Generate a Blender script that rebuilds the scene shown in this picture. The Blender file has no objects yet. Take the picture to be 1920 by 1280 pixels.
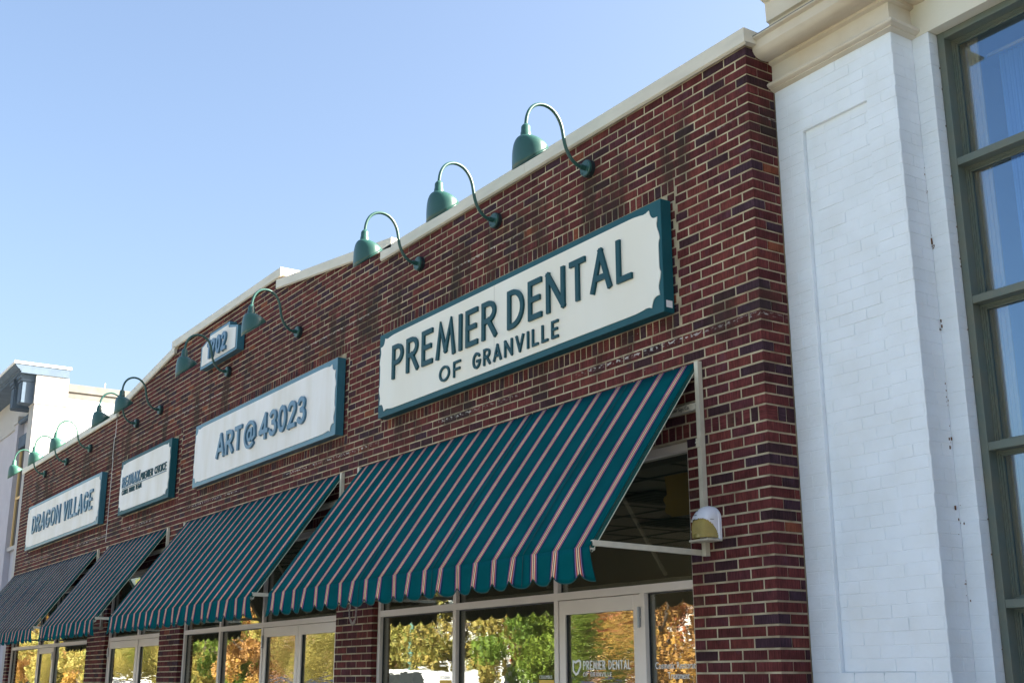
import bpy, math, random
from mathutils import Vector, Matrix
R = math.radians
sc = bpy.context.scene
COL = sc.collection
rnd = random.Random(7)

# ---------------------------------------------------------------- camera
cam_d = bpy.data.cameras.new('camera'); cam = bpy.data.objects.new('camera', cam_d); COL.objects.link(cam)
cam_d.sensor_width = 36.0; cam_d.lens = 2268.26/1920*36; cam_d.clip_start = .05; cam_d.clip_end = 3000
YAW, PIT, ROL = -0.985965, 0.272053, -0.001561
fw = Vector((math.cos(PIT)*math.sin(YAW), math.cos(PIT)*math.cos(YAW), math.sin(PIT)))
rt = fw.cross(Vector((0, 0, 1))).normalized(); up = rt.cross(fw)
r2 = rt*math.cos(ROL)+up*math.sin(ROL); u2 = up*math.cos(ROL)-rt*math.sin(ROL)
M = Matrix((r2, u2, -fw)).transposed().to_4x4(); M.translation = (5.18392, -5.29954, 1.65)
CAM = Vector(M.translation)
cam.matrix_world = M; sc.camera = cam

# ---------------------------------------------------------------- world, sun, exposure
SUN_AZ, SUN_EL = R(35), R(34.5)      # azimuth measured from +Y towards +X
w = bpy.data.worlds.new('World'); sc.world = w; w.use_nodes = True
nt = w.node_tree; nt.nodes.clear()
sky = nt.nodes.new('ShaderNodeTexSky'); sky.sky_type = 'NISHITA'; sky.sun_disc = False
sky.sun_elevation = SUN_EL; sky.sun_rotation = SUN_AZ; sky.altitude = 200
sky.air_density = 1.1; sky.dust_density = 5.4; sky.ozone_density = 1.8
bg = nt.nodes.new('ShaderNodeBackground'); bg.inputs[1].default_value = .0575
wo = nt.nodes.new('ShaderNodeOutputWorld')
nt.links.new(sky.outputs[0], bg.inputs[0]); nt.links.new(bg.outputs[0], wo.inputs[0])
sd = bpy.data.lights.new('sun', 'SUN'); sd.energy = 5.0; sd.angle = R(.5); sd.color = (1, .93, .82)
sun = bpy.data.objects.new('sun', sd); COL.objects.link(sun)
sdir = Vector((math.sin(SUN_AZ)*math.cos(SUN_EL), math.cos(SUN_AZ)*math.cos(SUN_EL), math.sin(SUN_EL)))
sun.rotation_euler = sdir.to_track_quat('Z', 'Y').to_euler(); sun.location = (0, 20, 30)
vs = sc.view_settings
vs.view_transform = 'Standard'; vs.look = 'None'; vs.gamma = 1; vs.use_curve_mapping = False
vs.exposure = 2.6

# ---------------------------------------------------------------- helpers
class MB:
    def __init__(s): s.v = []; s.f = []; s.a = []
    def add(s, vs_, fs, a=0.0):
        n = len(s.v); s.v += [tuple(p) for p in vs_]; s.f += [tuple(i+n for i in q) for q in fs]; s.a += [a]*len(vs_)
        return s
    def box(s, x0, x1, y0, y1, z0, z1, a=0.0):
        v = [(x, y, z) for z in (z0, z1) for y in (y0, y1) for x in (x0, x1)]
        return s.add(v, [(0, 2, 3, 1), (4, 5, 7, 6), (0, 1, 5, 4), (2, 6, 7, 3), (0, 4, 6, 2), (1, 3, 7, 5)], a)
    def bar(s, p, q, wd, hd=None, upv=(0, 0, 1)):
        p = Vector(p); q = Vector(q); d = (q-p).normalized(); u = Vector(upv)
        if abs(d.dot(u)) > .98: u = Vector((0, 1, 0))
        r = d.cross(u).normalized()*wd/2; t = r.normalized().cross(d).normalized()*(hd or wd)/2
        v = [p-r-t, p+r-t, p+r+t, p-r+t, q-r-t, q+r-t, q+r+t, q-r+t]
        return s.add(v, [(3, 2, 1, 0), (4, 5, 6, 7), (0, 1, 5, 4), (1, 2, 6, 5), (2, 3, 7, 6), (3, 0, 4, 7)])
    def tube(s, pts, r, n=12, cap=True):
        pts = [Vector(p) for p in pts]; rs = r if isinstance(r, (list, tuple)) else [r]*len(pts)
        vs_ = []; ref = Vector((1, 0, 0))
        for i, p in enumerate(pts):
            d = (pts[min(i+1, len(pts)-1)]-pts[max(i-1, 0)]).normalized()
            if abs(d.dot(ref)) > .95: ref = Vector((0, 1, 0.01))
            a = d.cross(ref).normalized(); b = d.cross(a)
            for k in range(n):
                t = 2*math.pi*k/n; vs_.append(p+(a*math.cos(t)+b*math.sin(t))*rs[i])
        fs = [(i*n+k, i*n+(k+1) % n, (i+1)*n+(k+1) % n, (i+1)*n+k) for i in range(len(pts)-1) for k in range(n)]
        if cap: fs += [tuple(range(n))[::-1], tuple((len(pts)-1)*n+k for k in range(n))]
        return s.add(vs_, fs)
    def prism(s, poly, y0, y1):      # outline in x,z, extruded along y
        n = len(poly); v = [(x, y0, z) for x, z in poly]+[(x, y1, z) for x, z in poly]
        return s.add(v, [tuple(range(n)), tuple(range(2*n-1, n-1, -1))]+[(i, i+n, (i+1) % n+n, (i+1) % n) for i in range(n)])

ROOTLOC = {}
def wl(o):
    return ROOTLOC.get(o.name, Vector((0, 0, 0))) if o else Vector((0, 0, 0))
def obj(name, mb, mat, parent=None, loc=None, smooth=False, label=None, stuff=False, attr=False, solid=0):
    """mesh in world coordinates -> object whose origin is loc (or its parent's)"""
    pl = wl(parent); L = Vector(loc) if loc is not None else pl.copy()
    me = bpy.data.meshes.new(name)
    me.from_pydata([(x-L.x, y-L.y, z-L.z) for x, y, z in mb.v], [], mb.f); me.validate(); me.update()
    if attr:
        at = me.attributes.new('tint', 'FLOAT', 'POINT'); at.data.foreach_set('value', mb.a)
    if mat: me.materials.append(mat)
    if smooth: me.shade_smooth()
    o = bpy.data.objects.new(name, me); COL.objects.link(o)
    o.parent = parent; o.location = L-pl; ROOTLOC[o.name] = L
    if label: o['label'] = label
    if stuff: o['kind'] = 'stuff'
    if solid:
        m = o.modifiers.new('thickness', 'SOLIDIFY'); m.thickness = solid; m.offset = 0
    return o
def thing(name, label, cat, loc=(0, 0, 0), group=None):
    o = bpy.data.objects.new(name, None); COL.objects.link(o); o.empty_display_size = .2
    o.location = loc; o['label'] = label; o['category'] = cat
    if group: o['group'] = group
    ROOTLOC[o.name] = Vector(loc); return o
def tag(o, label, cat, group=None):
    o['label'] = label; o['category'] = cat
    if group: o['group'] = group
    return o
def auto(o, ang=35):
    me = o.data; me.shade_smooth()
    try: me.set_sharp_from_angle(angle=R(ang))
    except Exception: pass
    return o
def copy_tree(o, loc, label, parent=None):
    c = o.copy(); COL.objects.link(c); c.parent = parent
    if parent is None: c.location = loc; c['label'] = label
    ROOTLOC[c.name] = Vector(loc)
    for ch in list(o.children):
        copy_tree(ch, loc, None, c)
    return c

# ---------------------------------------------------------------- materials
def mat(name, col, rough=.6, metal=0, spec=.5, var=0.0, vscale=6.0, bump=0.0, bscale=60.0, stretch=(1, 1, 1), col2=None, coat=0):
    m = bpy.data.materials.new(name); m.use_nodes = True; n = m.node_tree; b = n.nodes['Principled BSDF']
    b.inputs['Base Color'].default_value = (*col, 1); b.inputs['Roughness'].default_value = rough
    b.inputs['Metallic'].default_value = metal; b.inputs['Specular IOR Level'].default_value = spec
    if coat: b.inputs['Coat Weight'].default_value = coat; b.inputs['Coat Roughness'].default_value = .15
    geo = n.nodes.new('ShaderNodeNewGeometry'); mp = n.nodes.new('ShaderNodeMapping'); mp.inputs['Scale'].default_value = stretch
    n.links.new(geo.outputs['Position'], mp.inputs[0])
    if var or col2:
        t = n.nodes.new('ShaderNodeTexNoise'); t.inputs['Scale'].default_value = vscale; t.inputs['Detail'].default_value = 6
        n.links.new(mp.outputs[0], t.inputs[0])
        mr = n.nodes.new('ShaderNodeMapRange'); mr.inputs[1].default_value = .35; mr.inputs[2].default_value = .7
        n.links.new(t.outputs[0], mr.inputs[0])
        mx = n.nodes.new('ShaderNodeMix'); mx.data_type = 'RGBA'
        c2 = col2 or tuple(c*(1-var) for c in col)
        mx.inputs[6].default_value = (*col, 1); mx.inputs[7].default_value = (*c2, 1)
        n.links.new(mr.outputs[0], mx.inputs[0]); n.links.new(mx.outputs[2], b.inputs['Base Color'])
    if bump:
        t = n.nodes.new('ShaderNodeTexNoise'); t.inputs['Scale'].default_value = bscale; t.inputs['Detail'].default_value = 4
        n.links.new(mp.outputs[0], t.inputs[0])
        bp = n.nodes.new('ShaderNodeBump'); bp.inputs['Strength'].default_value = bump; bp.inputs['Distance'].default_value = .004
        n.links.new(t.outputs[0], bp.inputs['Height']); n.links.new(bp.outputs[0], b.inputs['Normal'])
    return m

def brick_material(name, vertical):
    m = bpy.data.materials.new(name); m.use_nodes = True; n = m.node_tree; N = n.nodes.new; Lk = n.links.new
    b = n.nodes['Principled BSDF']; b.inputs['Roughness'].default_value = .8; b.inputs['Specular IOR Level'].default_value = .12
    at = N('ShaderNodeAttribute'); at.attribute_name = 'tint'
    cr = N('ShaderNodeValToRGB'); cr.color_ramp.interpolation = 'CONSTANT'; e = cr.color_ramp.elements
    cols = [(0, (.078, .021, .021)), (.18, (.098, .025, .023)), (.38, (.118, .030, .028)), (.54, (.058, .024, .029)), (.63, (.044, .020, .023)),
            (.71, (.086, .026, .029)), (.82, (.128, .034, .028)), (.90, (.050, .025, .034)), (.958, (.180, .055, .030)), (.974, (.088, .036, .028))]
    e[0].position = 0; e[0].color = (*cols[0][1], 1); e[1].position = cols[1][0]; e[1].color = (*cols[1][1], 1)
    for p, c in cols[2:]:
        q = e.new(p); q.color = (*c, 1)
    Lk(at.outputs['Fac'], cr.inputs[0])
    geo = N('ShaderNodeNewGeometry'); sx = N('ShaderNodeSeparateXYZ'); Lk(geo.outputs['Position'], sx.inputs[0])
    mp = N('ShaderNodeMapping'); mp.inputs['Scale'].default_value = (150, 150, 9) if vertical else (9, 9, 150)
    Lk(geo.outputs['Position'], mp.inputs[0])
    t = N('ShaderNodeTexNoise'); t.inputs['Scale'].default_value = 1; t.inputs['Detail'].default_value = 4; t.inputs['Roughness'].default_value = .65; Lk(mp.outputs[0], t.inputs[0])
    mr = N('ShaderNodeMapRange'); mr.inputs[1].default_value = .3; mr.inputs[2].default_value = .7; mr.inputs[3].default_value = .48; mr.inputs[4].default_value = 1.55
    Lk(t.outputs[0], mr.inputs[0])
    t2 = N('ShaderNodeTexNoise'); t2.inputs['Scale'].default_value = 11; t2.inputs['Detail'].default_value = 5; Lk(geo.outputs['Position'], t2.inputs[0])
    mr2 = N('ShaderNodeMapRange'); mr2.inputs[1].default_value = .3; mr2.inputs[2].default_value = .72; mr2.inputs[3].default_value = .72; mr2.inputs[4].default_value = 1.3
    Lk(t2.outputs[0], mr2.inputs[0])
    mu = N('ShaderNodeMath'); mu.operation = 'MULTIPLY'; Lk(mr.outputs[0], mu.inputs[0]); Lk(mr2.outputs[0], mu.inputs[1])
    vm = N('ShaderNodeVectorMath'); vm.operation = 'SCALE'; Lk(cr.outputs[0], vm.inputs[0]); Lk(mu.outputs[0], vm.inputs['Scale'])
    # blue-grey scorch on some faces
    t4 = N('ShaderNodeTexNoise'); t4.inputs['Scale'].default_value = 7.3; t4.inputs['Detail'].default_value = 3; Lk(geo.outputs['Position'], t4.inputs[0])
    m4 = N('ShaderNodeMapRange'); m4.inputs[1].default_value = .60; m4.inputs[2].default_value = .78; m4.inputs[4].default_value = .3; Lk(t4.outputs[0], m4.inputs[0])
    mxb = N('ShaderNodeMix'); mxb.data_type = 'RGBA'; mxb.inputs[7].default_value = (.085, .065, .115, 1)
    Lk(m4.outputs[0], mxb.inputs[0]); Lk(vm.outputs[0], mxb.inputs[6])
    out = stain_nodes(n, sx, geo, mxb.outputs[2], 1.0)
    Lk(out, b.inputs['Base Color'])
    bp = N('ShaderNodeBump'); bp.inputs['Strength'].default_value = .8; bp.inputs['Distance'].default_value = .003
    Lk(t.outputs[0], bp.inputs['Height']); Lk(bp.outputs[0], b.inputs['Normal'])
    return m

def stain_nodes(n, sx, geo, colsock, amt):
    """soot runs under the lamps and the signs, and dotted white salts along the flashing lines"""
    N = n.nodes.new; Lk = n.links.new
    def rng(sock, a, b, c=0., d=1.):
        r = N('ShaderNodeMapRange'); r.inputs[1].default_value = a; r.inputs[2].default_value = b; r.inputs[3].default_value = c; r.inputs[4].default_value = d
        r.interpolation_type = 'SMOOTHSTEP'; Lk(sock, r.inputs[0]); return r.outputs[0]
    def mth(op, a, b):
        q = N('ShaderNodeMath'); q.operation = op; q.use_clamp = True
        for i, x in enumerate((a, b)):
            if isinstance(x, (int, float)): q.inputs[i].default_value = x
            else: Lk(x, q.inputs[i])
        return q.outputs[0]
    mp = N('ShaderNodeMapping'); mp.inputs['Scale'].default_value = (2.3, 1, .55); Lk(geo.outputs['Position'], mp.inputs[0])
    t = N('ShaderNodeTexNoise'); t.inputs['Scale'].default_value = 1; t.inputs['Detail'].default_value = 7; t.inputs['Roughness'].default_value = .62; t.inputs['Distortion'].default_value = .3
    Lk(mp.outputs[0], t.inputs[0])
    run = rng(t.outputs[0], .47, .60)
    z = sx.outputs[2]
    hi = mth('MULTIPLY', rng(z, 4.85, 5.0), rng(z, 5.62, 5.3))
    lo = mth('MULTIPLY', rng(z, 3.72, 3.85), rng(z, 4.12, 4.0))
    band = mth('ADD', hi, mth('MULTIPLY', lo, .8))
    f = mth('MULTIPLY', mth('MULTIPLY', run, band), .74*amt)
    mx = N('ShaderNodeMix'); mx.data_type = 'RGBA'; mx.inputs[7].default_value = (.030, .024, .018, 1)
    Lk(f, mx.inputs[0]); Lk(colsock, mx.inputs[6])
    mp2 = N('ShaderNodeMapping'); mp2.inputs['Scale'].default_value = (26, 20, 60); Lk(geo.outputs['Position'], mp2.inputs[0])
    t2 = N('ShaderNodeTexNoise'); t2.inputs['Scale'].default_value = 1; t2.inputs['Detail'].default_value = 3; Lk(mp2.outputs[0], t2.inputs[0])
    t3 = N('ShaderNodeTexNoise'); t3.inputs['Scale'].default_value = .55; t3.inputs['Detail'].default_value = 2; Lk(geo.outputs['Position'], t3.inputs[0])
    def line(zc, hw):
        d = N('ShaderNodeMath'); d.operation = 'SUBTRACT'; Lk(z, d.inputs[0]); d.inputs[1].default_value = zc
        a = N('ShaderNodeMath'); a.operation = 'ABSOLUTE'; Lk(d.outputs[0], a.inputs[0])
        return rng(a.outputs[0], hw, hw*.3)
    ln = mth('ADD', line(5.235, .016), line(3.86, .016))
    salt = mth('MULTIPLY', mth('MULTIPLY', ln, rng(t2.outputs[0], .50, .60)), rng(t3.outputs[0], .44, .56))
    blot = mth('MULTIPLY', rng(t2.outputs[0], .66, .74), rng(t3.outputs[0], .56, .66))
    salt = mth('MULTIPLY', mth('ADD', salt, mth('MULTIPLY', blot, .6)), .75)
    mx2 = N('ShaderNodeMix'); mx2.data_type = 'RGBA'; mx2.inputs[7].default_value = (.62, .60, .56, 1)
    Lk(salt, mx2.inputs[0]); Lk(mx.outputs[2], mx2.inputs[6])
    return mx2.outputs[2]

def mortar_material():
    m = bpy.data.materials.new('mortar'); m.use_nodes = True; n = m.node_tree; N = n.nodes.new; Lk = n.links.new
    b = n.nodes['Principled BSDF']; b.inputs['Roughness'].default_value = .95; b.inputs['Specular IOR Level'].default_value = .1
    geo = N('ShaderNodeNewGeometry'); sx = N('ShaderNodeSeparateXYZ'); Lk(geo.outputs['Position'], sx.inputs[0])
    t = N('ShaderNodeTexNoise'); t.inputs['Scale'].default_value = 5; t.inputs['Detail'].default_value = 8; Lk(geo.outputs['Position'], t.inputs[0])
    cr = N('ShaderNodeValToRGB'); e = cr.color_ramp.elements
    e[0].position = .33; e[0].color = (.26, .20, .13, 1); e[1].position = .62; e[1].color = (.52, .45, .31, 1); Lk(t.outputs[0], cr.inputs[0])
    Lk(stain_nodes(n, sx, geo, cr.outputs[0], .9), b.inputs['Base Color'])
    t2 = N('ShaderNodeTexNoise'); t2.inputs['Scale'].default_value = 160; Lk(geo.outputs['Position'], t2.inputs[0])
    bp = N('ShaderNodeBump'); bp.inputs['Strength'].default_value = .5; bp.inputs['Distance'].default_value = .003
    Lk(t2.outputs[0], bp.inputs['Height']); Lk(bp.outputs[0], b.inputs['Normal'])
    return m

def fabric_material():
    m = bpy.data.materials.new('awning_fabric'); m.use_nodes = True; n = m.node_tree; N = n.nodes.new; Lk = n.links.new
    b = n.nodes['Principled BSDF']; b.inputs['Roughness'].default_value = 1; b.inputs['Specular IOR Level'].default_value = .04
    at = N('ShaderNodeAttribute'); at.attribute_name = 'tint'
    fr = N('ShaderNodeMath'); fr.operation = 'FRACT'; Lk(at.outputs['Fac'], fr.inputs[0])
    cr = N('ShaderNodeValToRGB'); cr.color_ramp.interpolation = 'CONSTANT'; e = cr.color_ramp.elements
    teal = (.001, .080, .088); teal2 = (.002, .050, .068); purple = (.022, .026, .085); white = (.26, .235, .36); mag = (.30, .025, .06); org = (.56, .16, .06); crm = (.74, .60, .38); dk = (.10, .012, .06)
    half = [(.0, dk), (.018, crm), (.056, org), (.078, mag), (.106, white), (.130, purple), (.168, teal2), (.215, teal)]
    st = []
    for i in range(len(half)-1, 0, -1): st.append((.5-half[i][0], half[i-1][1]))
    for i in range(1, len(half)): st.append((.5+half[i][0], half[i][1]))
    e[0].position = 0; e[0].color = (*teal, 1); e[1].position = st[0][0]; e[1].color = (*st[0][1], 1)
    for p, c in st[1:]:
        q = e.new(p); q.color = (*c, 1)
    Lk(fr.outputs[0], cr.inputs[0])
    geo = N('ShaderNodeNewGeometry')
    t = N('ShaderNodeTexNoise'); t.inputs['Scale'].default_value = 3.1; t.inputs['Detail'].default_value = 8; t.inputs['Roughness'].default_value = .6; Lk(geo.outputs['Position'], t.inputs[0])
    mr = N('ShaderNodeMapRange'); mr.inputs[1].default_value = .3; mr.inputs[2].default_value = .7; mr.inputs[3].default_value = .82; mr.inputs[4].default_value = 1.15; Lk(t.outputs[0], mr.inputs[0])
    vm = N('ShaderNodeVectorMath'); vm.operation = 'SCALE'; Lk(cr.outputs[0], vm.inputs[0]); Lk(mr.outputs[0], vm.inputs['Scale'])
    Lk(vm.outputs[0], b.inputs['Base Color'])
    t2 = N('ShaderNodeTexNoise'); t2.inputs['Scale'].default_value = 350; t2.inputs['Detail'].default_value = 2; Lk(geo.outputs['Position'], t2.inputs[0])
    t3 = N('ShaderNodeTexNoise'); t3.inputs['Scale'].default_value = 5; Lk(geo.outputs['Position'], t3.inputs[0])
    ad = N('ShaderNodeMath'); ad.operation = 'MULTIPLY_ADD'; Lk(t3.outputs[0], ad.inputs[0]); ad.inputs[1].default_value = 9; Lk(t2.outputs[0], ad.inputs[2])
    bp = N('ShaderNodeBump'); bp.inputs['Strength'].default_value = .5; bp.inputs['Distance'].default_value = .0025
    Lk(ad.outputs[0], bp.inputs['Height']); Lk(bp.outputs[0], b.inputs['Normal'])
    # thin canvas lets a little light through
    tr = N('ShaderNodeBsdfTranslucent'); Lk(vm.outputs[0], tr.inputs[0]); ms = N('ShaderNodeMixShader'); ms.inputs[0].default_value = .02
    Lk(b.outputs[0], ms.inputs[1]); Lk(tr.outputs[0], ms.inputs[2]); Lk(ms.outputs[0], n.nodes['Material Output'].inputs[0])
    return m

def glass_material(name, tint, lo, wave=.0, wscale=3.0, gcol=(.95, .97, .95, 1)):
    m = bpy.data.materials.new(name); m.use_nodes = True; n = m.node_tree; N = n.nodes.new; Lk = n.links.new
    n.nodes.remove(n.nodes['Principled BSDF'])
    tr = N('ShaderNodeBsdfTransparent'); tr.inputs[0].default_value = (*tint, 1)
    gl = N('ShaderNodeBsdfGlossy'); gl.inputs['Roughness'].default_value = 0.0; gl.inputs[0].default_value = gcol
    g0 = N('ShaderNodeNewGeometry'); dt = N('ShaderNodeVectorMath'); dt.operation = 'DOT_PRODUCT'; Lk(g0.outputs['Normal'], dt.inputs[0]); Lk(g0.outputs['Incoming'], dt.inputs[1])
    ab = N('ShaderNodeMath'); ab.operation = 'ABSOLUTE'; Lk(dt.outputs['Value'], ab.inputs[0])
    om = N('ShaderNodeMath'); om.operation = 'SUBTRACT'; om.inputs[0].default_value = 1; Lk(ab.outputs[0], om.inputs[1])
    pw = N('ShaderNodeMath'); pw.operation = 'POWER'; Lk(om.outputs[0], pw.inputs[0]); pw.inputs[1].default_value = 4
    mr = N('ShaderNodeMapRange'); mr.inputs[3].default_value = lo; mr.inputs[4].default_value = 1.0; Lk(pw.outputs[0], mr.inputs[0])
    ms = N('ShaderNodeMixShader'); Lk(mr.outputs[0], ms.inputs[0]); Lk(tr.outputs[0], ms.inputs[1]); Lk(gl.outputs[0], ms.inputs[2])
    Lk(ms.outputs[0], n.nodes['Material Output'].inputs[0])
    if wave:
        geo = N('ShaderNodeNewGeometry'); mp = N('ShaderNodeMapping'); mp.inputs['Scale'].default_value = (1, 1, 4.5); Lk(geo.outputs['Position'], mp.inputs[0])
        t = N('ShaderNodeTexNoise'); t.inputs['Scale'].default_value = wscale; t.inputs['Detail'].default_value = 2; Lk(mp.outputs[0], t.inputs[0])
        bp = N('ShaderNodeBump'); bp.inputs['Strength'].default_value = 1; bp.inputs['Distance'].default_value = wave
        Lk(t.outputs[0], bp.inputs['Height']); Lk(bp.outputs[0], gl.inputs['Normal'])
    return m

def leaf_material(name, cols):
    m = bpy.data.materials.new(name); m.use_nodes = True; n = m.node_tree; N = n.nodes.new; Lk = n.links.new
    b = n.nodes['Principled BSDF']; b.inputs['Roughness'].default_value = .6
    at = N('ShaderNodeAttribute'); at.attribute_name = 'tint'; cr = N('ShaderNodeValToRGB'); e = cr.color_ramp.elements
    e[0].color = (*cols[0], 1); e[1].color = (*cols[-1], 1)
    for i, c in enumerate(cols[1:-1]):
        q = e.new((i+1)/(len(cols)-1)); q.color = (*c, 1)
    Lk(at.outputs['Fac'], cr.inputs[0]); Lk(cr.outputs[0], b.inputs['Base Color'])
    tr = N('ShaderNodeBsdfTranslucent'); Lk(cr.outputs[0], tr.inputs[0]); ms = N('ShaderNodeMixShader'); ms.inputs[0].default_value = .3
    Lk(b.outputs[0], ms.inputs[1]); Lk(tr.outputs[0], ms.inputs[2]); Lk(ms.outputs[0], n.nodes['Material Output'].inputs[0])
    return m

M_BR = brick_material('brick_face', True); M_BR2 = brick_material('rowlock_brick_face', False); M_MO = mortar_material()
M_FAB = fabric_material()
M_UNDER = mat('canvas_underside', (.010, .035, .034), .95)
M_CAPM = mat('painted_metal_coping', (.68, .63, .51), .45, var=.14, vscale=2.5, stretch=(1, 1, 4), bump=.1, bscale=12)
M_ROOF = mat('roof_felt', (.12, .12, .12), .9, var=.3)
M_FRAME = mat('almond_aluminium', (.74, .66, .58), .45, var=.06, vscale=4)
M_GASK = mat('black_gasket', (.015, .016, .02), .5)
M_CREAM = mat('cream_steel_tube', (.62, .57, .44), .45, var=.15, vscale=14)
M_TEAL = mat('teal_sign_paint', (.006, .085, .105), .5, spec=.3, var=.12, vscale=3)
M_TEALO = mat('sky_sheen_teal_sign_paint', (.03, .15, .20), .36, var=.2, vscale=5, coat=.3)  # lighter base carries the sky sheen of the far sign frames
M_LET = mat('teal_letter', (.004, .062, .078), .5, spec=.3)
M_LETF = mat('sky_sheen_blue_letter', (.045, .14, .22), .35, coat=.3)  # sky reflected at a grazing angle is put into this paler blue
M_SIGN = mat('cream_sign_face', (.82, .80, .71), .5, col2=(.78, .74, .62), vscale=1.6, stretch=(1, 1, .35))
M_SIGNO = mat('weathered_sign_face', (.82, .80, .77), .45, col2=(.72, .68, .60), vscale=2.4, stretch=(1.6, 1, .4))
M_GRN = mat('green_enamel', (.022, .082, .068), .36, var=.1, vscale=8)
M_GRN2 = mat('faded_green_enamel', (.040, .125, .092), .42, var=.12, vscale=8)
M_DGASK = mat('dark_rubber', (.012, .02, .022), .7)
M_WPAINT = mat('white_painted_brick', (.80, .85, .89), .42, col2=(.75, .79, .81), vscale=5, bump=.8, bscale=38)
M_STONE = mat('buff_limestone', (.64, .585, .48), .75, col2=(.56, .47, .34), vscale=2.6, bump=.3, bscale=70)
M_LINT = mat('pale_stone_lintel', (.70, .68, .58), .75, col2=(.66, .60, .46), vscale=1.8, bump=.25, bscale=70)
M_LEAD = mat('lead_flashing', (.16, .17, .16), .6, var=.3)
M_WFR = mat('grey_green_window_paint', (.115, .145, .122), .5, col2=(.15, .155, .115), vscale=7, bump=.2, bscale=40)
M_WHITE = mat('white_plastic', (.80, .80, .82), .35)
M_AMB = mat('yellowed_diffuser', (.50, .38, .10), .25, var=.2, vscale=12, coat=.5)
M_BLACK = mat('black_slot', (.02, .02, .02), .6)
M_GLASS = glass_material('shop_glass', (.74, .77, .74), .20, .0003, 3.2)
M_GLASS2 = glass_material('wavy_door_glass', (.74, .77, .74), .20, .0010, 5.0)
M_GLASS3 = glass_material('tall_window_glass', (.80, .86, .92), .17, .0001, 2.0, (.62, .82, 1, 1))
M_GLASS_UP = glass_material('lamp_glass', (.9, .9, .9), .1)
M_STUC = mat('lavender_stucco', (.46, .45, .50), .85, var=.08, vscale=3, bump=.3, bscale=90)
M_STUCW = mat('white_stucco', (.44, .425, .41), .85, var=.06, vscale=3, bump=.3, bscale=90)
M_BGRY = mat('blue_grey_trim', (.11, .15, .20), .8, spec=.1, var=.2, vscale=5)
M_DIRTY = mat('grey_parapet_metal', (.17, .155, .135), .6, var=.35, vscale=4)
M_ASPH = mat('asphalt', (.24, .235, .225), .85, var=.15, vscale=.6, bump=.4, bscale=80)
M_CONC = mat('concrete_paving', (.50, .46, .40), .85, var=.15, vscale=.9, bump=.3, bscale=60)
M_GRASS = mat('lawn', (.06, .10, .03), .9, var=.4, vscale=2)
M_INT = mat('interior_wall', (.36, .32, .27), .9)
M_CEIL = mat('ceiling_tile', (.36, .34, .32), .9, var=.1, vscale=30)
M_GRID = mat('ceiling_grid', (.10, .10, .10), .6)
M_FLO = mat('carpet', (.30, .25, .20), .95)
M_TAN = mat('tan_board', (.75, .45, .14), .8)
M_JAMB = mat('tan_wood_jamb', (.80, .55, .25), .6, var=.15, vscale=9, stretch=(6, 6, 1))
M_CURT = mat('sheer_curtain', (.34, .52, .78), .9)  # blue of the sky reflection is put into the white sheer's colour
M_BARK = mat('bark', (.10, .075, .055), .9, var=.4, vscale=12)
M_CAULK = mat('white_caulk', (.60, .60, .58), .6)
M_VINYL = mat('white_vinyl', (.80, .80, .78), .5)
M_YEL = mat('yellow_vinyl', (.75, .45, .05), .5)
M_OBR = mat('orange_brick', (.40, .17, .08), .85, var=.15, vscale=2)
M_WSID = mat('white_siding', (.80, .79, .76), .7, var=.05)
M_PINK = mat('dusty_red_brick', (.35, .16, .12), .85, var=.15)
M_DWIN = mat('dark_window', (.03, .035, .04), .1)
M_CARW = mat('white_car_paint', (.70, .71, .72), .3, coat=1)
M_CARB = mat('dark_blue_car_paint', (.02, .03, .07), .3, coat=1)
M_TYRE = mat('tyre', (.02, .02, .02), .9)
M_POLE = mat('pale_green_post', (.10, .22, .18), .5)
M_MARK = mat('road_paint', (.7, .7, .66), .7)

# ---------------------------------------------------------------- ground
def struct(name, mb, m):
    o = obj(name, mb, m); o['kind'] = 'structure'; return o
g = MB(); g.box(-600, 600, -600, 600, -.6, -.02); struct('ground', g, M_GRASS)
g = MB(); g.box(-400, 60, -14, -5.8, -.3, 0); struct('road', g, M_ASPH)
g = MB(); g.box(-400, 60, -5.8, 0.0, -.3, .13); struct('pavement', g, M_CONC)
g = MB(); g.box(-400, 60, -18.5, -14, -.3, .13); struct('far_pavement', g, M_CONC)
g = MB()
for i in range(60): g.box(-200+i*4, -198+i*4, -10.0, -9.88, -.01, .004)
struct('road_markings', g, M_MARK)
g = MB()
for x in range(-80, 12, 3): g.box(x, x+.012, -5.7, -.02, .125, .1305)
struct('pavement_joints', g, M_BLACK)

# ================================================================= BRICK STORE
Cz = .06773; ZT = 5.715; B = .2113; J = .0125; XL = -21.1
OPEN = [(-5.19, -.74), (-10.64, -5.98), (-14.08, -11.47), (-20.85, -15.11)]
ZO = ZT-37.5*Cz           # underside of the rowlock lintel, 3.175
PANEL = [(-5.13, -.76), (-10.36, -5.87), (-13.72, -11.09), (-19.98, -14.52)]
def topline(x):
    if x > -5.15: return 5.715
    if x > -7.9: return 5.79+(-4.95-x)*.129
    if x > -11.72: return 6.30
    if x > -14.44: return 6.20-.132*(-11.63-x)
    return 5.755
store = thing('brick_store', 'one storey dark red brick shop building with cream metal coping and four awnings', 'building', (-10.5, 0, 0))
mw = MB()
xs = [0, -5.15, -7.9, -11.72, -14.44, XL]
YM = .0042
for (a, b_) in zip(xs[:-1], xs[1:]):
    za, zb = topline(a-1e-4)+.02, topline(b_+1e-4)+.02
    mw.prism([(b_, ZO), (a-(.0065 if a == 0 else 0), ZO), (a-(.0065 if a == 0 else 0), za), (b_, zb)], YM, .30)
edges = [0.0]+[e for o_ in OPEN for e in (o_[1], o_[0])]+[XL]
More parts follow.
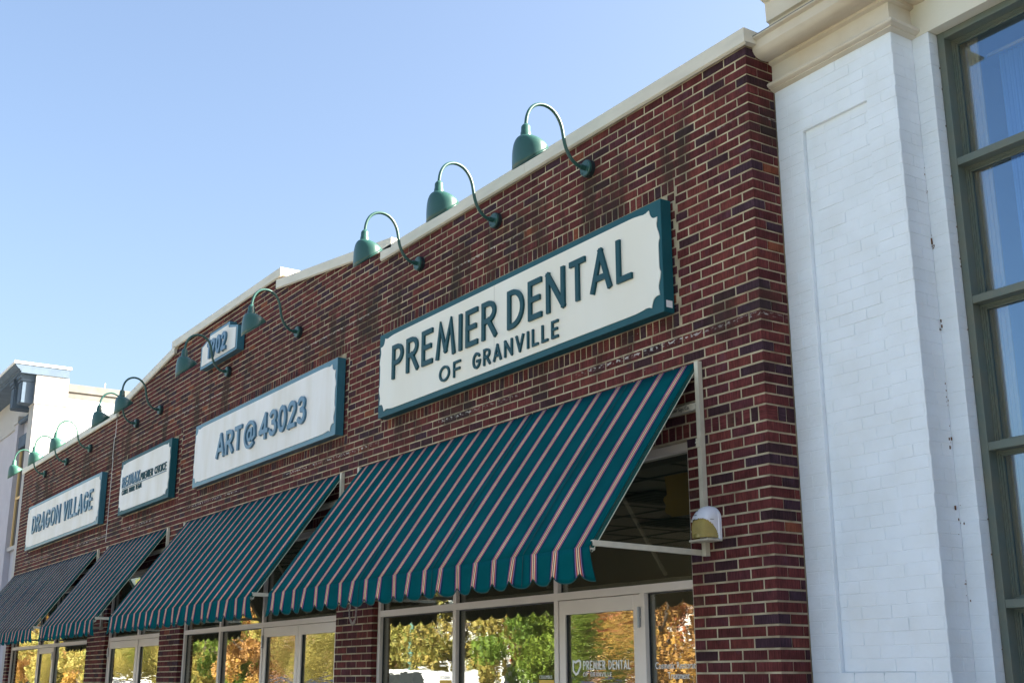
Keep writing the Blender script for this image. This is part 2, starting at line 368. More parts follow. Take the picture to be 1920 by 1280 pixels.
for i in range(0, len(edges), 2):
    mw.box(edges[i+1]+(.004 if i+1 < len(edges)-1 else 0), edges[i]-(.0065), YM, .30, 0, ZO)
obj('wall', mw, M_MO, store)

bricks = []     # (x0,x1,y0,y1,z0,z1,zl,zr,axis,rowlock)
def add_brick(x0, x1, z0, z1, y0=0., y1=.06, row=False, zl=None, zr=None, axis='y'):
    bricks.append((x0, x1, y0, y1, z0, z1, zl, zr, axis, row))
def run(x0, x1, z0, z1, phase, row=False, L=B, corner=False):
    """bricks between x0<x1, joints at -phase-n*L"""
    n0 = math.floor((-x1-phase)/L)-1
    n = n0
    while True:
        a = -phase-(n+1)*L; b = -phase-n*L
        n += 1
        if b <= x0: break
        if a >= x1: continue
        a2 = max(a, x0); b2 = min(b, x1)
        l = a2+J/2 if a2 > x0 else a2+J*.5
        r = b2-J/2 if b2 < x1 else (b2 if (corner and x1 >= -1e-6) else b2-J*.5)
        if r-l < .022: continue
        # slope cut by the rake
        tl, tr = topline(l), topline(r); zt = z1-J/2
        if max(tl, tr) < z0+.02: continue
        y1 = .06
        if corner and r > -1e-6: y1 = .0965 if (r-l) > .15 else .2
        if row and corner and r > -1e-6: y1 = .0965
        add_brick(l, r, z0+J/2, zt, 0., y1, row, min(zt, tl), min(zt, tr))
def cut(spans, a, b):
    out = []
    for s, e in spans:
        if b <= s or a >= e: out.append((s, e)); continue
        if a > s: out.append((s, a))
        if b < e: out.append((b, e))
    return out
for k in range(-10, 36):
    z1 = ZT-k*Cz; z0 = z1-Cz
    sp = [(XL, 0.)]
    if 10 <= k < 26:
        for a, b_ in PANEL: sp = cut(sp, a, b_)
    for s, e in sp:
        run(s, e, z0, z1, 0 if k % 2 == 0 else B/2, corner=True)
run(XL, 0., ZT-37.5*Cz, ZT-36*Cz, 0, True, .0704, corner=True)
SIGNX = [(-4.99, -.79), (-10.24, -5.94), (-13.6, -11.2), (-19.85, -14.68)]
for (a, b_), (s0, s1) in zip(PANEL, SIGNX):
    for i0 in (10, 24.5): run(a, b_, ZT-(i0+1.5)*Cz, ZT-i0*Cz, -b_, True, .0704)
    for k in range(13):
        z1 = ZT-(11.5+k)*Cz
        for s, e in ((a, s0+.05), (s1-.05, b_)):
            run(s, e, z1-Cz, z1, -b_+(.02 if k % 2 else .09))
for i in range(0, len(edges), 2):
    x1, x0 = edges[i], edges[i+1]
    for k in range(46):
        z1 = ZO-k*Cz; z0 = z1-Cz
        if z0 < .10: break
        if x1 == 0: run(x0, x1, z0, z1, B/2 if k % 2 == 0 else 0, corner=True)
        else: run(x0, x1, z0, z1, -x1+(B/2 if k % 2 == 0 else 0)+ .0)
# bricks turning the corner: the wall's end face (x = 0)
for k in range(0, 85):
    if k < 36: z1 = ZT-k*Cz; st = (k % 2 == 0)
    elif k == 36:
        z1 = ZT-36*Cz
        for y0, y1 in ((.106, .170), (.179, .245)): bricks.append((-.06, 0, y0, y1, z1-1.5*Cz+J/2, z1-J/2, None, None, 'x', True))
        continue
    else: z1 = ZO-(k-37)*Cz; st = ((k-37) % 2 == 1)
    if z1-Cz < .10: break
    y0, y1 = (.106, .245) if st else (.2095, .245)
    bricks.append((-.06, 0, y0, y1, z1-Cz+J/2, z1-J/2, None, None, 'x', False))
# opening reveals (left side of each opening, facing +x) : stacked headers
for (a, b_) in OPEN:
    for k in range(46):
        z1 = ZO-k*Cz
        if z1-Cz < .1: break
        bricks.append((a-.05, a+.004, .012, .085, z1-Cz+J/2, z1-J/2, None, None, 'x', False))

def brick_verts(x0, x1, y0, y1, z0, z1, zl, zr, axis, jit=0.0014, ch=.003):
    j = lambda: rnd.uniform(-jit, jit)
    zl = z1 if zl is None else zl; zr = z1 if zr is None else zr
    if axis == 'y':
        v = [(x0+ch+j(), y0+j(), z0+ch+j()), (x1-ch+j() if x1 < -.001 else x1-.0015, y0+j(), z0+ch+j()), (x1-ch+j() if x1 < -.001 else x1-.0015, y0+j(), zr-ch+j()), (x0+ch+j(), y0+j(), zl-ch+j()),
             (x0, y0+ch, z0), (x1, y0+ch, z0), (x1, y0+ch, zr), (x0, y0+ch, zl), (x0, y1, z0), (x1, y1, z0), (x1, y1, zr), (x0, y1, zl)]
    else:
        v = [(x1+j(), y0+ch+j(), z0+ch+j()), (x1+j(), y1-ch+j(), z0+ch+j()), (x1+j(), y1-ch+j(), z1-ch+j()), (x1+j(), y0+ch+j(), z1-ch+j()),
             (x1-ch, y0, z0), (x1-ch, y1, z0), (x1-ch, y1, z1), (x1-ch, y0, z1), (x0, y0, z0), (x0, y1, z0), (x0, y1, z1), (x0, y0, z1)]
    return v
BF = [(0, 1, 2, 3), (4, 5, 1, 0), (5, 6, 2, 1), (6, 7, 3, 2), (7, 4, 0, 3), (8, 9, 5, 4), (9, 10, 6, 5), (10, 11, 7, 6), (11, 8, 4, 7)]
def size_in_view(bk):
    c = Vector(((bk[0]+bk[1])/2, bk[2] if bk[8] == 'y' else (bk[2]+bk[3])/2, (bk[4]+bk[5])/2)); d = c-CAM
    nrm = Vector((0, -1, 0)) if bk[8] == 'y' else Vector((1, 0, 0))
    ar = ((bk[1]-bk[0]) if bk[8] == 'y' else (bk[3]-bk[2]))*(bk[5]-bk[4])
    f = d.dot(fw); px = d.dot(r2)/f*2268.26; py = d.dot(u2)/f*2268.26
    if abs(px) > 960 or abs(py) > 640: return 0
    if bk[8] == 'y' and -5.5 < c.x < -.62 and 2.35 < c.z < 3.66: return 0
    return ar*abs(d.normalized().dot(nrm))/d.length_squared
def build_bricks(bl, parent, m_s, m_r, nmax=300, ch=.003, jit=.0014, tints=True):
    order = sorted(range(len(bl)), key=lambda i: -size_in_view(bl[i]))
    top = set(i for i in order[:nmax] if size_in_view(bl[i]) > 0)
    cache = {}; rest = {False: MB(), True: MB()}; pl = wl(parent)
    for i, bk in enumerate(bl):
        x0, x1, y0, y1, z0, z1, zl, zr, ax, row = bk
        if i in top:
            key = (round(x1-x0, 3), round(y1-y0, 3), round(z1-z0, 3), ax, row, abs(x1) < .001)
            vr = rnd.randrange(14)
            if (key, vr) not in cache:
                cnr = ax == 'y' and abs(x1) < .001
                vv = brick_verts(x0, x1, y0, y1, z0, z1, None, None, ax, jit, ch)
                me = bpy.data.meshes.new('brick'); me.from_pydata([(p[0]-x0, p[1]-y0, p[2]-z0) for p in vv], [], BF)
                at = me.attributes.new('tint', 'FLOAT', 'POINT'); at.data.foreach_set('value', [rnd.random()]*len(vv))
                me.materials.append(m_r if row else m_s); cache[(key, vr)] = me
            o = bpy.data.objects.new('brick', cache[(key, vr)]); COL.objects.link(o); o.parent = parent
            o.location = Vector((x0, y0+(rnd.uniform(-.0012, .0008) if ax == 'y' else 0), z0))-pl
        else:
            rest[row].add(brick_verts(x0, x1, y0+(rnd.uniform(-.0015, .001) if ax == 'y' else 0), y1, z0, z1, zl, zr, ax, jit, ch), BF, rnd.random())
    if rest[False].v: obj('bricks', rest[False], m_s, parent, stuff=True, attr=True)
    if rest[True].v: obj('rowlock_bricks', rest[True], m_r, parent, stuff=True, attr=True)
build_bricks(bricks, store, M_BR, M_BR2)

# roof, side and back walls
mb = MB(); mb.box(XL, -.01, .302, 7.3, 5.30, 5.42); obj('roof', mb, M_ROOF, store)
mb = MB(); mb.box(XL, XL+.2, .302, 7.3, 0, 5.298); mb.box(-.21, -.01, .302, 7.3, 0, 5.298); mb.box(XL+.2, -.21, 7.1, 7.3, 2.3, 5.298); mb.box(XL+.2, -.21, 7.1, 7.3, 0, .9)  # unseen back wall left open at mid height, added to let daylight in
obj('side_wall', mb, M_MO, store)
# coping lengths
def coping(x0, z0t, x1, z1t, y0=-.045, y1=.34, h=.10, name='coping'):
    mb = MB(); n = max(1, round(abs(x1-x0)/3.05))
    for i in range(n):
        a = i/n; b = (i+1)/n; xa, xb = x0+(x1-x0)*a, x0+(x1-x0)*b-(.004 if i < n-1 else 0); za, zb = z0t+(z1t-z0t)*a, z0t+(z1t-z0t)*b
        # folded profile: top, front face, drip kick, back leg
        pr = [(y1, -h*.8), (y1, 0.0), (y0, .004), (y0, -h), (y0+.018, -h-.012), (y0+.020, -h-.008), (y0+.006, -h+.004), (y0+.04, -h+.006)]
        pv = [(xa, y, za+z) for y, z in pr]+[(xb, y, zb+z) for y, z in pr]; m_ = len(pr)
        fs = [(k, (k+1) % m_, (k+1) % m_+m_, k+m_) for k in range(m_)]+[tuple(range(m_))[::-1], tuple(range(m_, 2*m_))]
        mb.add(pv, fs)
    return obj(name, mb, M_CAPM, store)
coping(-5.16, 5.818, .04, 5.818)
coping(-7.88, 6.265, -4.93, 5.888)
coping(-11.74, 6.395, -7.76, 6.395)
coping(-14.42, 5.935, -11.62, 6.302)
coping(XL-.03, 5.856, -14.38, 5.856)
mb = MB()
pts = [(-14.47, 5.74), (-14.48, 5.45), (-14.56, 5.44), (-14.60, 5.17), (-14.66, 5.16), (-14.69, 5.03), (-14.50, 5.03), (-14.50, 3.76)]
pts = [(-14.47, 5.74), (-14.475, 5.44), (-14.525, 5.44), (-14.535, 5.10), (-14.50, 5.10), (-14.505, 3.76)]
for (xa, za), (xb, zb) in zip(pts[:-1], pts[1:]): mb.bar((xa, -.001, za), (xb, -.001, zb), .016, .006, (0, 1, 0))
obj('control_joint', mb, M_CAULK, store)

# storefront glazing -------------------------------------------------
YF0, YF1, YG = .055, .150, .098
def storefront(a, b, lows, ups, doors, lab):
    """lows / ups: mullion centres under / over the transom"""
    z0, zt0, zt1, zh = .14, 2.213, 2.268, ZO-.004
    fr = MB()
    fr.box(a+.006, a+.056, YF0, YF1, z0, zh); fr.box(b-.056, b-.003, YF0, YF1, z0, zh)
    fr.box(a+.057, b-.057, YF0, YF1, zh-.055, zh); fr.box(a+.057, b-.057, YF0, YF1, z0, z0+.07)
    fr.box(a+.057, b-.057, YF0+.002, YF1, zt0, zt1)
    fr.box(a+.057, b-.057, YF0-.001, YF0+.0015, zt0+.002, zt0+.022)      # glazing bead step
    for x in lows: fr.box(x-.025, x+.025, YF0-.002, YF1, z0+.071, zt0-.001)
    for x in ups: fr.box(x-.025, x+.025, YF0-.002, YF1, zt1+.001, zh-.056)
    f = obj('storefront_frame', fr, M_FRAME, store, label=lab)
    gk = MB()
    xs_ = [a+.031]+lows+[b-.031]
    dd = [tuple(d[:2]) for d in doors]
    for x0, x1 in zip(xs_[:-1], xs_[1:]):
        if any(x0-.06 <= d0 and d1 <= x1+.06 for d0, d1 in dd): continue
        p = MB(); p.box(x0+.026, x1-.026, YG, YG+.006, z0+.07, zt0-.001); obj('pane', p, M_GLASS, f)
        for xx in (x0+.0255, x1-.0335): gk.box(xx, xx+.008, YG-.012, YG-.001, z0+.072, zt0-.003)
        gk.box(x0+.034, x1-.034, YG-.012, YG-.001, zt0-.010, zt0-.002)
    xs_ = [a+.031]+ups+[b-.031]
    for x0, x1 in zip(xs_[:-1], xs_[1:]):
        p = MB(); p.box(x0+.026, x1-.026, YG, YG+.006, zt1+.001, zh-.056); obj('pane', p, M_GLASS, f)
        for xx in (x0+.0255, x1-.0335): gk.box(xx, xx+.008, YG-.012, YG-.001, zt1+.003, zh-.058)
    obj('gasket', gk, M_GASK, f)
    out = []
    for (d0, d1, hinge) in doors:
        d = MB(); y0, y1 = YF0+.006, YF0+.05; s = .075; zt = zt0-.006; hd = .10
        d.box(d0, d0+s, y0, y1, z0+.01, zt); d.box(d1-s, d1, y0, y1, z0+.01, zt)
        d.box(d0+s+.001, d1-s-.001, y0, y1, zt-hd, zt); d.box(d0+s+.001, d1-s-.001, y0, y1, z0+.01, z0+.27)
        do = obj('door', d, M_FRAME, store)
        p = MB(); p.box(d0+s+.001, d1-s-.001, YG-.012, YG-.006, z0+.27, zt-hd); obj('pane', p, M_GLASS2, do)
        gk = MB()
        for xx in (d0+s+.001, d1-s-.009): gk.box(xx, xx+.008, y0+.012, YG-.014, z0+.271, zt-hd-.001)
        obj('gasket', gk, M_GASK, do)
        h = MB(); xh = d1+.004 if hinge > 0 else d0-.004
        h.box(xh-.012, xh+.012, YF0-.014, YF0-.003, 1.99, 2.05); h.box(xh-.012, xh+.012, YF0-.014, YF0-.003, 2.054, 2.118)
        h.tube([(xh, YF0-.014, 1.985), (xh, YF0-.014, 2.123)], .009, 8); obj('hinge', h, mat('dull_steel', (.35, .37, .40), .35, 1), do)
        out.append(do)
    return f, out
f1, d1 = storefront(-5.19, -.74, [-3.785, -2.315, -1.31], [-3.785, -2.315], [(-2.284, -1.342, 1)], 'glazed shopfront under the nearest awning')
f2, d2 = storefront(-10.64, -5.98, [-9.32, -7.98], [-9.32, -7.98], [(-7.948, -7.005, -1), (-6.995, -6.04, 1)], 'glazed shopfront with double doors under the second awning')
f3, d3 = storefront(-14.08, -11.47, [-12.60], [-12.60], [(-14.018, -12.63, -1), (-12.57, -11.535, 1)], 'narrow glazed shopfront under the third awning')
f4, d4 = storefront(-20.85, -15.11, [-18.60, -17.45], [-18.60, -17.45], [(-18.57, -17.48, 1)], 'glazed shopfront under the farthest awning')

# shop interior ------------------------------------------------------
mb = MB(); mb.box(XL+.2, -.21, .32, 7.0, .0, .12); obj('floor', mb, M_FLO, store)
mb = MB(); mb.box(XL+.2, -.21, .32, 7.0, 3.12, 3.16)
obj('ceiling', mb, M_CEIL, store)
mb = MB()
for i in range(34): mb.box(XL+.3+i*.61, XL+.325+i*.61, .33, 6.9, 3.112, 3.121)
for i in range(11): mb.box(XL+.2, -.21, .60+i*.61, .625+i*.61, 3.110, 3.119)
obj('ceiling_grid', mb, M_GRID, store)
mb = MB()
for xx, yy in ((-2.5, 1.25), (-3.7, 2.5), (-2.6, 3.1), (-4.6, 1.25)):
    for q in range(4):
        s = .28-q*.065; h_ = 3.107-q*.008
        mb.box(xx-s, xx+s, yy-s, yy-s+.03, h_-.02, h_); mb.box(xx-s, xx+s, yy+s-.03, yy+s, h_-.02, h_)
        mb.box(xx-s, xx-s+.03, yy-s+.031, yy+s-.031, h_-.02, h_); mb.box(xx+s-.03, xx+s, yy-s+.031, yy+s-.031, h_-.02, h_)
obj('ceiling_vent', mb, M_GRID, store)
mb = MB(); mb.box(XL+.2, -.21, 6.95, 7.1, .12, .9); mb.box(XL+.2, -.21, 6.95, 7.1, 2.3, 3.11)
for q in range(10): mb.box(XL+.2+q*2.14, XL+.9+q*2.14, 6.952, 7.098, .9, 2.3)  # gaps between these piers are the unseen openings added for interior daylight
for xx in (-5.6, -11.05, -14.6): mb.box(xx-.06, xx+.06, .31, 6.94, .12, 3.11)
mb.box(-.24, -.211, .32, 6.94, .12, 3.11); mb.box(-.70, -.25, .31, .33, .12, 3.11)
obj('partition_wall', mb, M_INT, store)
mb = MB()
mb.box(-1.9, -1.86, 6.9, 6.94, .12, 2.4); mb.box(-.95, -.91, 6.9, 6.94, .12, 2.4); mb.box(-1.9, -.91, 6.9, 6.94, 2.4, 2.46)
obj('inner_door_frame', mb, M_GRID, store)
pb = MB(); pl_ = [(-.80, 2.74), (-1.26, 2.74)]
for k in range(9):
    t = k/8; pl_.append((-1.27-.05*math.sin(t*math.pi)-.02*math.sin(t*3*math.pi)-.03*t, 2.75+.15*t))
pl_ += [(-1.32, 3.03), (-.80, 3.03)]
pb.prism(pl_, .30, .315); o = obj('hanging_board', pb, M_TAN); tag(o, 'tan shaped board hanging inside the glass above the nearest shop door', 'board')

# ================================================================= AWNINGS
PER = 4.88/21
def awning(x0, x1, n, label, first=False):
    per = (x1-x0)/n
    zt, zb, yf, zv = 3.662, 2.412, -.918, 2.205
    t = thing('striped_awning', label, 'awning', (x0, 0, zb), 'striped awnings along the shopfronts')
    r_ = random.Random(int(-x0*10))
    # slope
    mb = MB(); nx = n*3; ny = 14; vs_ = []; tt = []
    for j in range(ny+1):
        v = j/ny
        for i in range(nx+1):
            u = i/nx; x = x0+(x1-x0)*u
            sag = -.028*math.sin(v*math.pi)*(1-.5*abs(math.cos(u*math.pi*4)))+.004*math.sin(u*37+v*5)*math.sin(v*math.pi)+.0022*math.sin(u*n*1.9+v*11)*math.sin(v*math.pi)**.5
            y = -.012+(yf+.012)*v; z = zt+(zb-zt)*v
            vs_.append((x, y-sag*-.8, z+sag*.6)); tt.append(u*n)
    fs = [(j*(nx+1)+i, (j+1)*(nx+1)+i, (j+1)*(nx+1)+i+1, j*(nx+1)+i+1) for j in range(ny) for i in range(nx)]
    mb.v = vs_; mb.f = fs; mb.a = tt
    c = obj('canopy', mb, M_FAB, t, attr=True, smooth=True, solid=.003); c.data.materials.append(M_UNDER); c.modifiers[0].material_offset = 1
    # valance, scalloped and rippled
    m = 14; N_ = n*m; mb = MB(); vs_ = []; tt = []; nz = 6
    for j in range(nz+1):
        v = j/nz
        for i in range(N_+1):
            u = i/N_; x = x0+(x1-x0)*u; ph = (u*n-.5) % 1.0
            low = zv+.052*(abs(2*ph-1)**2.6)       # notch on every stripe, lobe between
            z = zb+(low-zb)*v
            rip = .010*v*math.sin(u*n*2*math.pi*.5+r_.random()*.0)+.006*v*math.sin(u*29)+.008*v*math.cos((u*n)*2*math.pi)
            endc = .03*v*v*(math.exp(-((1-u)*n)**2*3)-math.exp(-(u*n)**2*3)*.6)
            vs_.append((x+(.03*v*math.exp(-((1-u)*n)*2)), yf-.004-.012*v+rip+endc, z)); tt.append(u*n)
    mb.v = vs_; mb.a = tt; mb.f = [(j*(N_+1)+i, (j+1)*(N_+1)+i, (j+1)*(N_+1)+i+1, j*(N_+1)+i+1) for j in range(nz) for i in range(N_)]
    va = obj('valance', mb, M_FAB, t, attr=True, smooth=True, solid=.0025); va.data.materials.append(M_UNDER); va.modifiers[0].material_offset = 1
    # binding on the scallop edge
    bd = MB(); bd.tube([Vector(vs_[nz*(N_+1)+i])+Vector((0, -.001, 0)) for i in range(0, N_+1)], .0035, 5); obj('binding', bd, mat('dark_teal_binding', (.004, .07, .06), .8), va)
    # seams
    k = 3
    while k < n:
        x = x0+per*k; s = MB(); P = [(x, -.012+(yf+.012)*q/8-.006+(.028*math.sin(q/8*math.pi)*-.8)-.003, zt+(zb-zt)*q/8+.0055-.013*math.sin(q/8*math.pi)) for q in range(9)]
        for a_, b_ in zip(P[:-1], P[1:]): s.bar(a_, b_, .006, .0025)
        s.bar((x, yf-.010, zb-.004), (x, yf-.020, zv+.01), .004, .002)
        obj('seam', s, mat('seam_thread', (.002, .045, .05), .9) if k == 3 and first else bpy.data.materials['seam_thread'], t); k += 5
    # frame
    fr = MB()
    fr.bar((x1+.028, -.022, zt-.0), (x1+.028, -.022, 2.395), .036, .036, (0, 1, 0)); obj('wall_bar', fr, M_CREAM, t)
    fr = MB(); fr.bar((x0-.028, -.022, zt), (x0-.028, -.022, 2.395), .036, .036, (0, 1, 0)); obj('wall_bar', fr, M_CREAM, t)
    fr = MB()
    fr.bar((x1-.005, -.003, 2.418), (x1-.005, yf+.02, 2.432), .026, .034); obj('side_arm', fr, M_CREAM, t)
    fr = MB(); fr.bar((x0+.02, -.003, 2.418), (x0+.02, yf+.02, 2.432), .026, .034); obj('side_arm', fr, M_CREAM, t)
    fr = MB(); fr.bar((x0+.01, yf+.028, zb-.010), (x1-.01, yf+.028, zb-.010), .030); obj('front_bar', fr, M_CREAM, t)
    fr = MB(); fr.bar((x0+.01, -.020, zt-.080), (x1-.01, -.020, zt-.080), .03); fr.bar((x0+.01, -.0225, 3.366), (x1+.005, -.0225, 3.366), .036, .046); obj('back_bar', fr, M_CREAM, t)
    nr = max(1, round((x1-x0)/1.6))
    for q in range(nr+1):
        x = x0+.022+(x1-x0-.044)*q/nr; fr = MB(); fr.bar((x, -.05, zt-.075), (x, yf+.05, zb+.03), .022); obj('rafter', fr, M_CREAM, t)
    fr = MB()
    for zz in (2.52, 3.12): fr.box(x1+.005, x1+.047, -.048, -.041, zz-.03, zz+.03); fr.tube([(x1+.014, -.050, zz), (x1+.014, -.056, zz)], .007, 8)
    fr.box(x1-.02, x1+.012, yf-.002, yf+.03, 2.39, 2.40)
    obj('bracket', fr, M_CREAM, t)
    # piping on the open edge
    fr = MB(); fr.tube([(x1+.002, -.018, zt-.048), (x1+.002, yf+.012, zb-.036)], .003, 6); obj('edge_piping', fr, mat('cream_cord', (.6, .6, .45), .7) if first else bpy.data.materials['cream_cord'], t)
    fr = MB(); fr.add([(x1, -.015, zt-.004), (x1, yf+.01, zb+.006), (x1, yf+.012, zb-.036), (x1, -.015, zt-.046), (x1-.003, -.015, zt-.004), (x1-.003, yf+.01, zb+.006), (x1-.003, yf+.012, zb-.036), (x1-.003, -.015, zt-.046)],
              [(3, 2, 1, 0), (4, 5, 6, 7), (0, 1, 5, 4), (2, 3, 7, 6)]); obj('side_hem', fr, bpy.data.materials['dark_teal_binding'], t)
    return t
A1 = awning(-5.48, -.60, 21, 'nearest and largest green striped awning over the dentist shopfront', True)
A2 = awning(-10.62, -5.93, 20, 'green striped awning under the ART sign, second from the right')
A3 = awning(-14.24, -11.37, 12, 'narrow green striped awning under the smaller square sign')
A4 = awning(-21.02, -14.83, 26, 'green striped awning at the far left under the DRAGON VILLAGE sign')

# ================================================================= STROKE LETTERING
def arc(cx, cz, rx, rz, a0, a1, n=14):
    return [(cx+rx*math.cos(R(a0+(a1-a0)*i/n)), cz+rz*math.sin(R(a0+(a1-a0)*i/n))) for i in range(n+1)]
def glyph(c, hx, hz):
    """centre lines inside a box of height 1; hx, hz = half stroke across and up; returns width, strokes"""
    h = hx; T = 1-hz; Bm = hz; S = T-Bm
    if c == 'P': w = .52; return w, [[(h, Bm), (h, T)], [(h, T), (w*.45, T)]+arc(w*.45, T-S*.27, w*.55-h, S*.27, 90, -90)+[(h, T-S*.54)]]
    if c == 'R': w = .55; return w, [[(h, Bm), (h, T)], [(h, T), (w*.42, T)]+arc(w*.42, T-S*.26, w*.54-h, S*.26, 90, -90)+[(h, T-S*.52)], [(w*.46, T-S*.52), (w-h, Bm)]]
    if c == 'E': w = .47; return w, [[(w-h, T), (h, T), (h, Bm), (w-h, Bm)], [(h, .51), (w-h*2.0, .51)]]
    if c == 'F': w = .45; return w, [[(w-h, T), (h, T), (h, Bm)], [(h, .49), (w-h*1.8, .49)]]
    if c == 'M': w = .80; return w, [[(h, Bm), (w*.22, T), (w*.5, Bm+S*.15)], [(w*.5, Bm+S*.15), (w*.78, T), (w-h, Bm)]]
    if c == 'N': w = .62; return w, [[(h, Bm), (h, T)], [(h, T), (w-h, Bm)], [(w-h, Bm), (w-h, T)]]
    if c == 'I': w = 2*h; return w, [[(h, Bm), (h, T)]]
    if c == '1': w = .34; return w, [[(h, T-.10), (w-h, T)], [(w-h, Bm), (w-h, T)]]
    if c == 'D': w = .60; return w, [[(w*.28, T), (h, T), (h, Bm), (w*.28, Bm)]+arc(w*.28, .5, w*.72-h, S/2, -90, 90)[1:]]
    if c == 'T': w = .50; return w, [[(h, T), (w-h, T)], [(w/2, T), (w/2, Bm)]]
    if c == 'A': w = .62; return w, [[(h, Bm), (w/2, T)], [(w/2, T), (w-h, Bm)], [(w*.27, .32), (w*.73, .32)]]
    if c == 'V': w = .60; return w, [[(h, T), (w/2, Bm)], [(w/2, Bm), (w-h, T)]]
    if c == 'L': w = .44; return w, [[(h, T), (h, Bm), (w-h, Bm)]]
    if c == 'O': w = .66; return w, [arc(w/2, .5, w/2-h, S/2, 0, 360, 28)]
    if c == '0': w = .52; return w, [arc(w/2, .5, w/2-h, S/2, 0, 360, 28)]
    if c == 'G': w = .64; return w, [arc(w/2, .5, w/2-h, S/2, 42, 350, 24)+[(w-h, .46), (w*.56, .46)]]
    if c == 'C': w = .58; return w, [arc(w/2+.03, .5, w/2-h, S/2, 45, 315, 22)]
    if c == 'X': w = .58; return w, [[(h, Bm), (w-h, T)], [(h, T), (w-h, Bm)]]
    if c == 'H': w = .58; return w, [[(h, Bm), (h, T)], [(w-h, Bm), (w-h, T)], [(h, .5), (w-h, .5)]]
    if c == '/': w = .38; return w, [[(h, Bm), (w-h, T)]]
    if c == '4': w = .58; return w, [[(w*.70, Bm), (w*.70, T)], [(w*.70, T), (h, Bm+S*.27)], [(h, Bm+S*.27), (w-h*.6, Bm+S*.27)]]
    if c == '3': w = .50; return w, [arc(w*.47, T-S*.235, w*.46-h, S*.235, 150, -90, 14), arc(w*.5, Bm+S*.265, w*.5-h, S*.265, 90, -150, 16)]
    if c == '2': w = .50; return w, [arc(w/2, T-S*.27, w/2-h, S*.27, 165, -30, 14)+[(h*1.3, Bm)], [(h, Bm), (w-h, Bm)]]
    if c == '9': w = .50; return w, [arc(w/2, T-S*.28, w/2-h, S*.28, 0, 360, 20), [(w-h, T-S*.28), (w*.42, Bm)]]
    if c == '@': w = .78; return w, [arc(w/2, .5, w/2-h, S/2, -50, -330, 30)+[(w-h, .40), (w*.74, .31), (w*.67, .40), (w*.69, .68)], arc(w*.5, .49, w*.17, .18, 0, 360, 18)]
    return .3, []
def ribbon(mb, pts, t, y0, y1, sx, sz, ox, oz, ext=True):
    P = [Vector((ox+x*sx, oz+z*sz)) for x, z in pts]
    Q = [P[0]]
    for p in P[1:]:
        if (p-Q[-1]).length > 1e-5: Q.append(p)
    P = Q; closed = (P[0]-P[-1]).length < 1e-4
    if closed: P = P[:-1]
    n = len(P); h = t/2
    if ext and not closed:
        P[0] = P[0]-(P[1]-P[0]).normalized()*h; P[-1] = P[-1]+(P[-1]-P[-2]).normalized()*h
    L_, R_ = [], []
    for i in range(n):
        a = P[i-1] if (i > 0 or closed) else None; b = P[(i+1) % n] if (i < n-1 or closed) else None
        d0 = (P[i]-a).normalized() if a is not None else None; d1_ = (b-P[i]).normalized() if b is not None else None
        if d0 is None: d0 = d1_
        if d1_ is None: d1_ = d0
        n0 = Vector((-d0.y, d0.x)); n1 = Vector((-d1_.y, d1_.x)); mm = n0+n1
        if mm.length < 1e-3: mm = n0.copy()
        mm.normalize(); k = h/max(.5, mm.dot(n0)); L_.append(P[i]+mm*k); R_.append(P[i]-mm*k)
    vs_ = []
    for i in range(n):
        vs_ += [(L_[i].x, y0, L_[i].y), (R_[i].x, y0, R_[i].y), (L_[i].x, y1, L_[i].y), (R_[i].x, y1, R_[i].y)]
    fs = []
    for i in range(n if closed else n-1):
        a = 4*i; b = 4*((i+1) % n)
        fs += [(a, a+1, b+1, b), (a+2, b+2, b+3, a+3), (a, b, b+2, a+2), (a+1, a+3, b+3, b+1)]
    if not closed:
        fs += [(0, 2, 3, 1), (4*n-4, 4*n-3, 4*n-1, 4*n-2)]
    mb.add(vs_, fs)
def text(s, x0, x1, z0, z1, t, yb, dep, m, parent, name='letter', gap=.13, space=.32, split=True, shear=0):
    H = z1-z0; hz = t/(2*H); hx = hz
    for it in range(5):
        wd = [(space if c == ' ' else glyph(c, hx, hz)[0]) for c in s]
        sx = (x1-x0)/(sum(wd)+gap*(len(s)-1)); hx = t/(2*sx)
    x = x0; allm = MB()
    for c, wv in zip(s, wd):
        if c != ' ':
            w_, st = glyph(c, hx, hz)
            mb = MB() if split else allm
            for i, p in enumerate(st): ribbon(mb, p, t, yb-dep-i*.0006, yb, sx, H, x, z0)
            if split: obj(name, mb, m, parent)
        x += (wv+gap)*sx
    if not split: return obj(name, allm, m, parent)

# ================================================================= SIGNS
CNR = [(.42, .052), (.30, .053), (.27, .055), (.22, .060), (.185, .066), (.150, .064), (.130, .056), (.122, .053), (.118, .070), (.110, .092), (.100, .108), (.085, .120), (.068, .126), (.052, .127), (.036, .126),
       (.038, .150), (.044, .172), (.044, .195), (.036, .220), (.026, .245), (.020, .270), (.017, .292), (.024, .300), (.030, .320), (.032, .345), (.032, .38)]
def sign_board(x0, x1, z0, z1, label, m_face, m_edge, dep=.105):
    t = thing('wall_sign', label, 'sign', ((x0+x1)/2, 0, z0), 'framed signs on the brick wall')
    b = MB(); b.box(x0, x1, -dep, -.012, z0, z1); o = obj('sign_board', b, m_edge, t)
    md = o.modifiers.new('edge', 'BEVEL'); md.width = .004; md.segments = 2
    C_ = CNR
    tr = [(x1-a, z1-c) for a, c in C_]; br = [(x1-a, z0+c) for a, c in C_][::-1]
    bl = [(x0+a, z0+c) for a, c in C_]; tl = [(x0+a, z1-c) for a, c in C_][::-1]
    f = MB(); f.prism(tr+br+bl+tl, -dep-.006, -dep+.002); obj('sign_face', f, m_face, t)
    return t, -dep-.006
s, yb = sign_board(-4.99, -.79, 4.05, 4.872, 'long cream sign reading PREMIER DENTAL OF GRANVILLE in a teal frame', M_SIGN, M_TEAL)
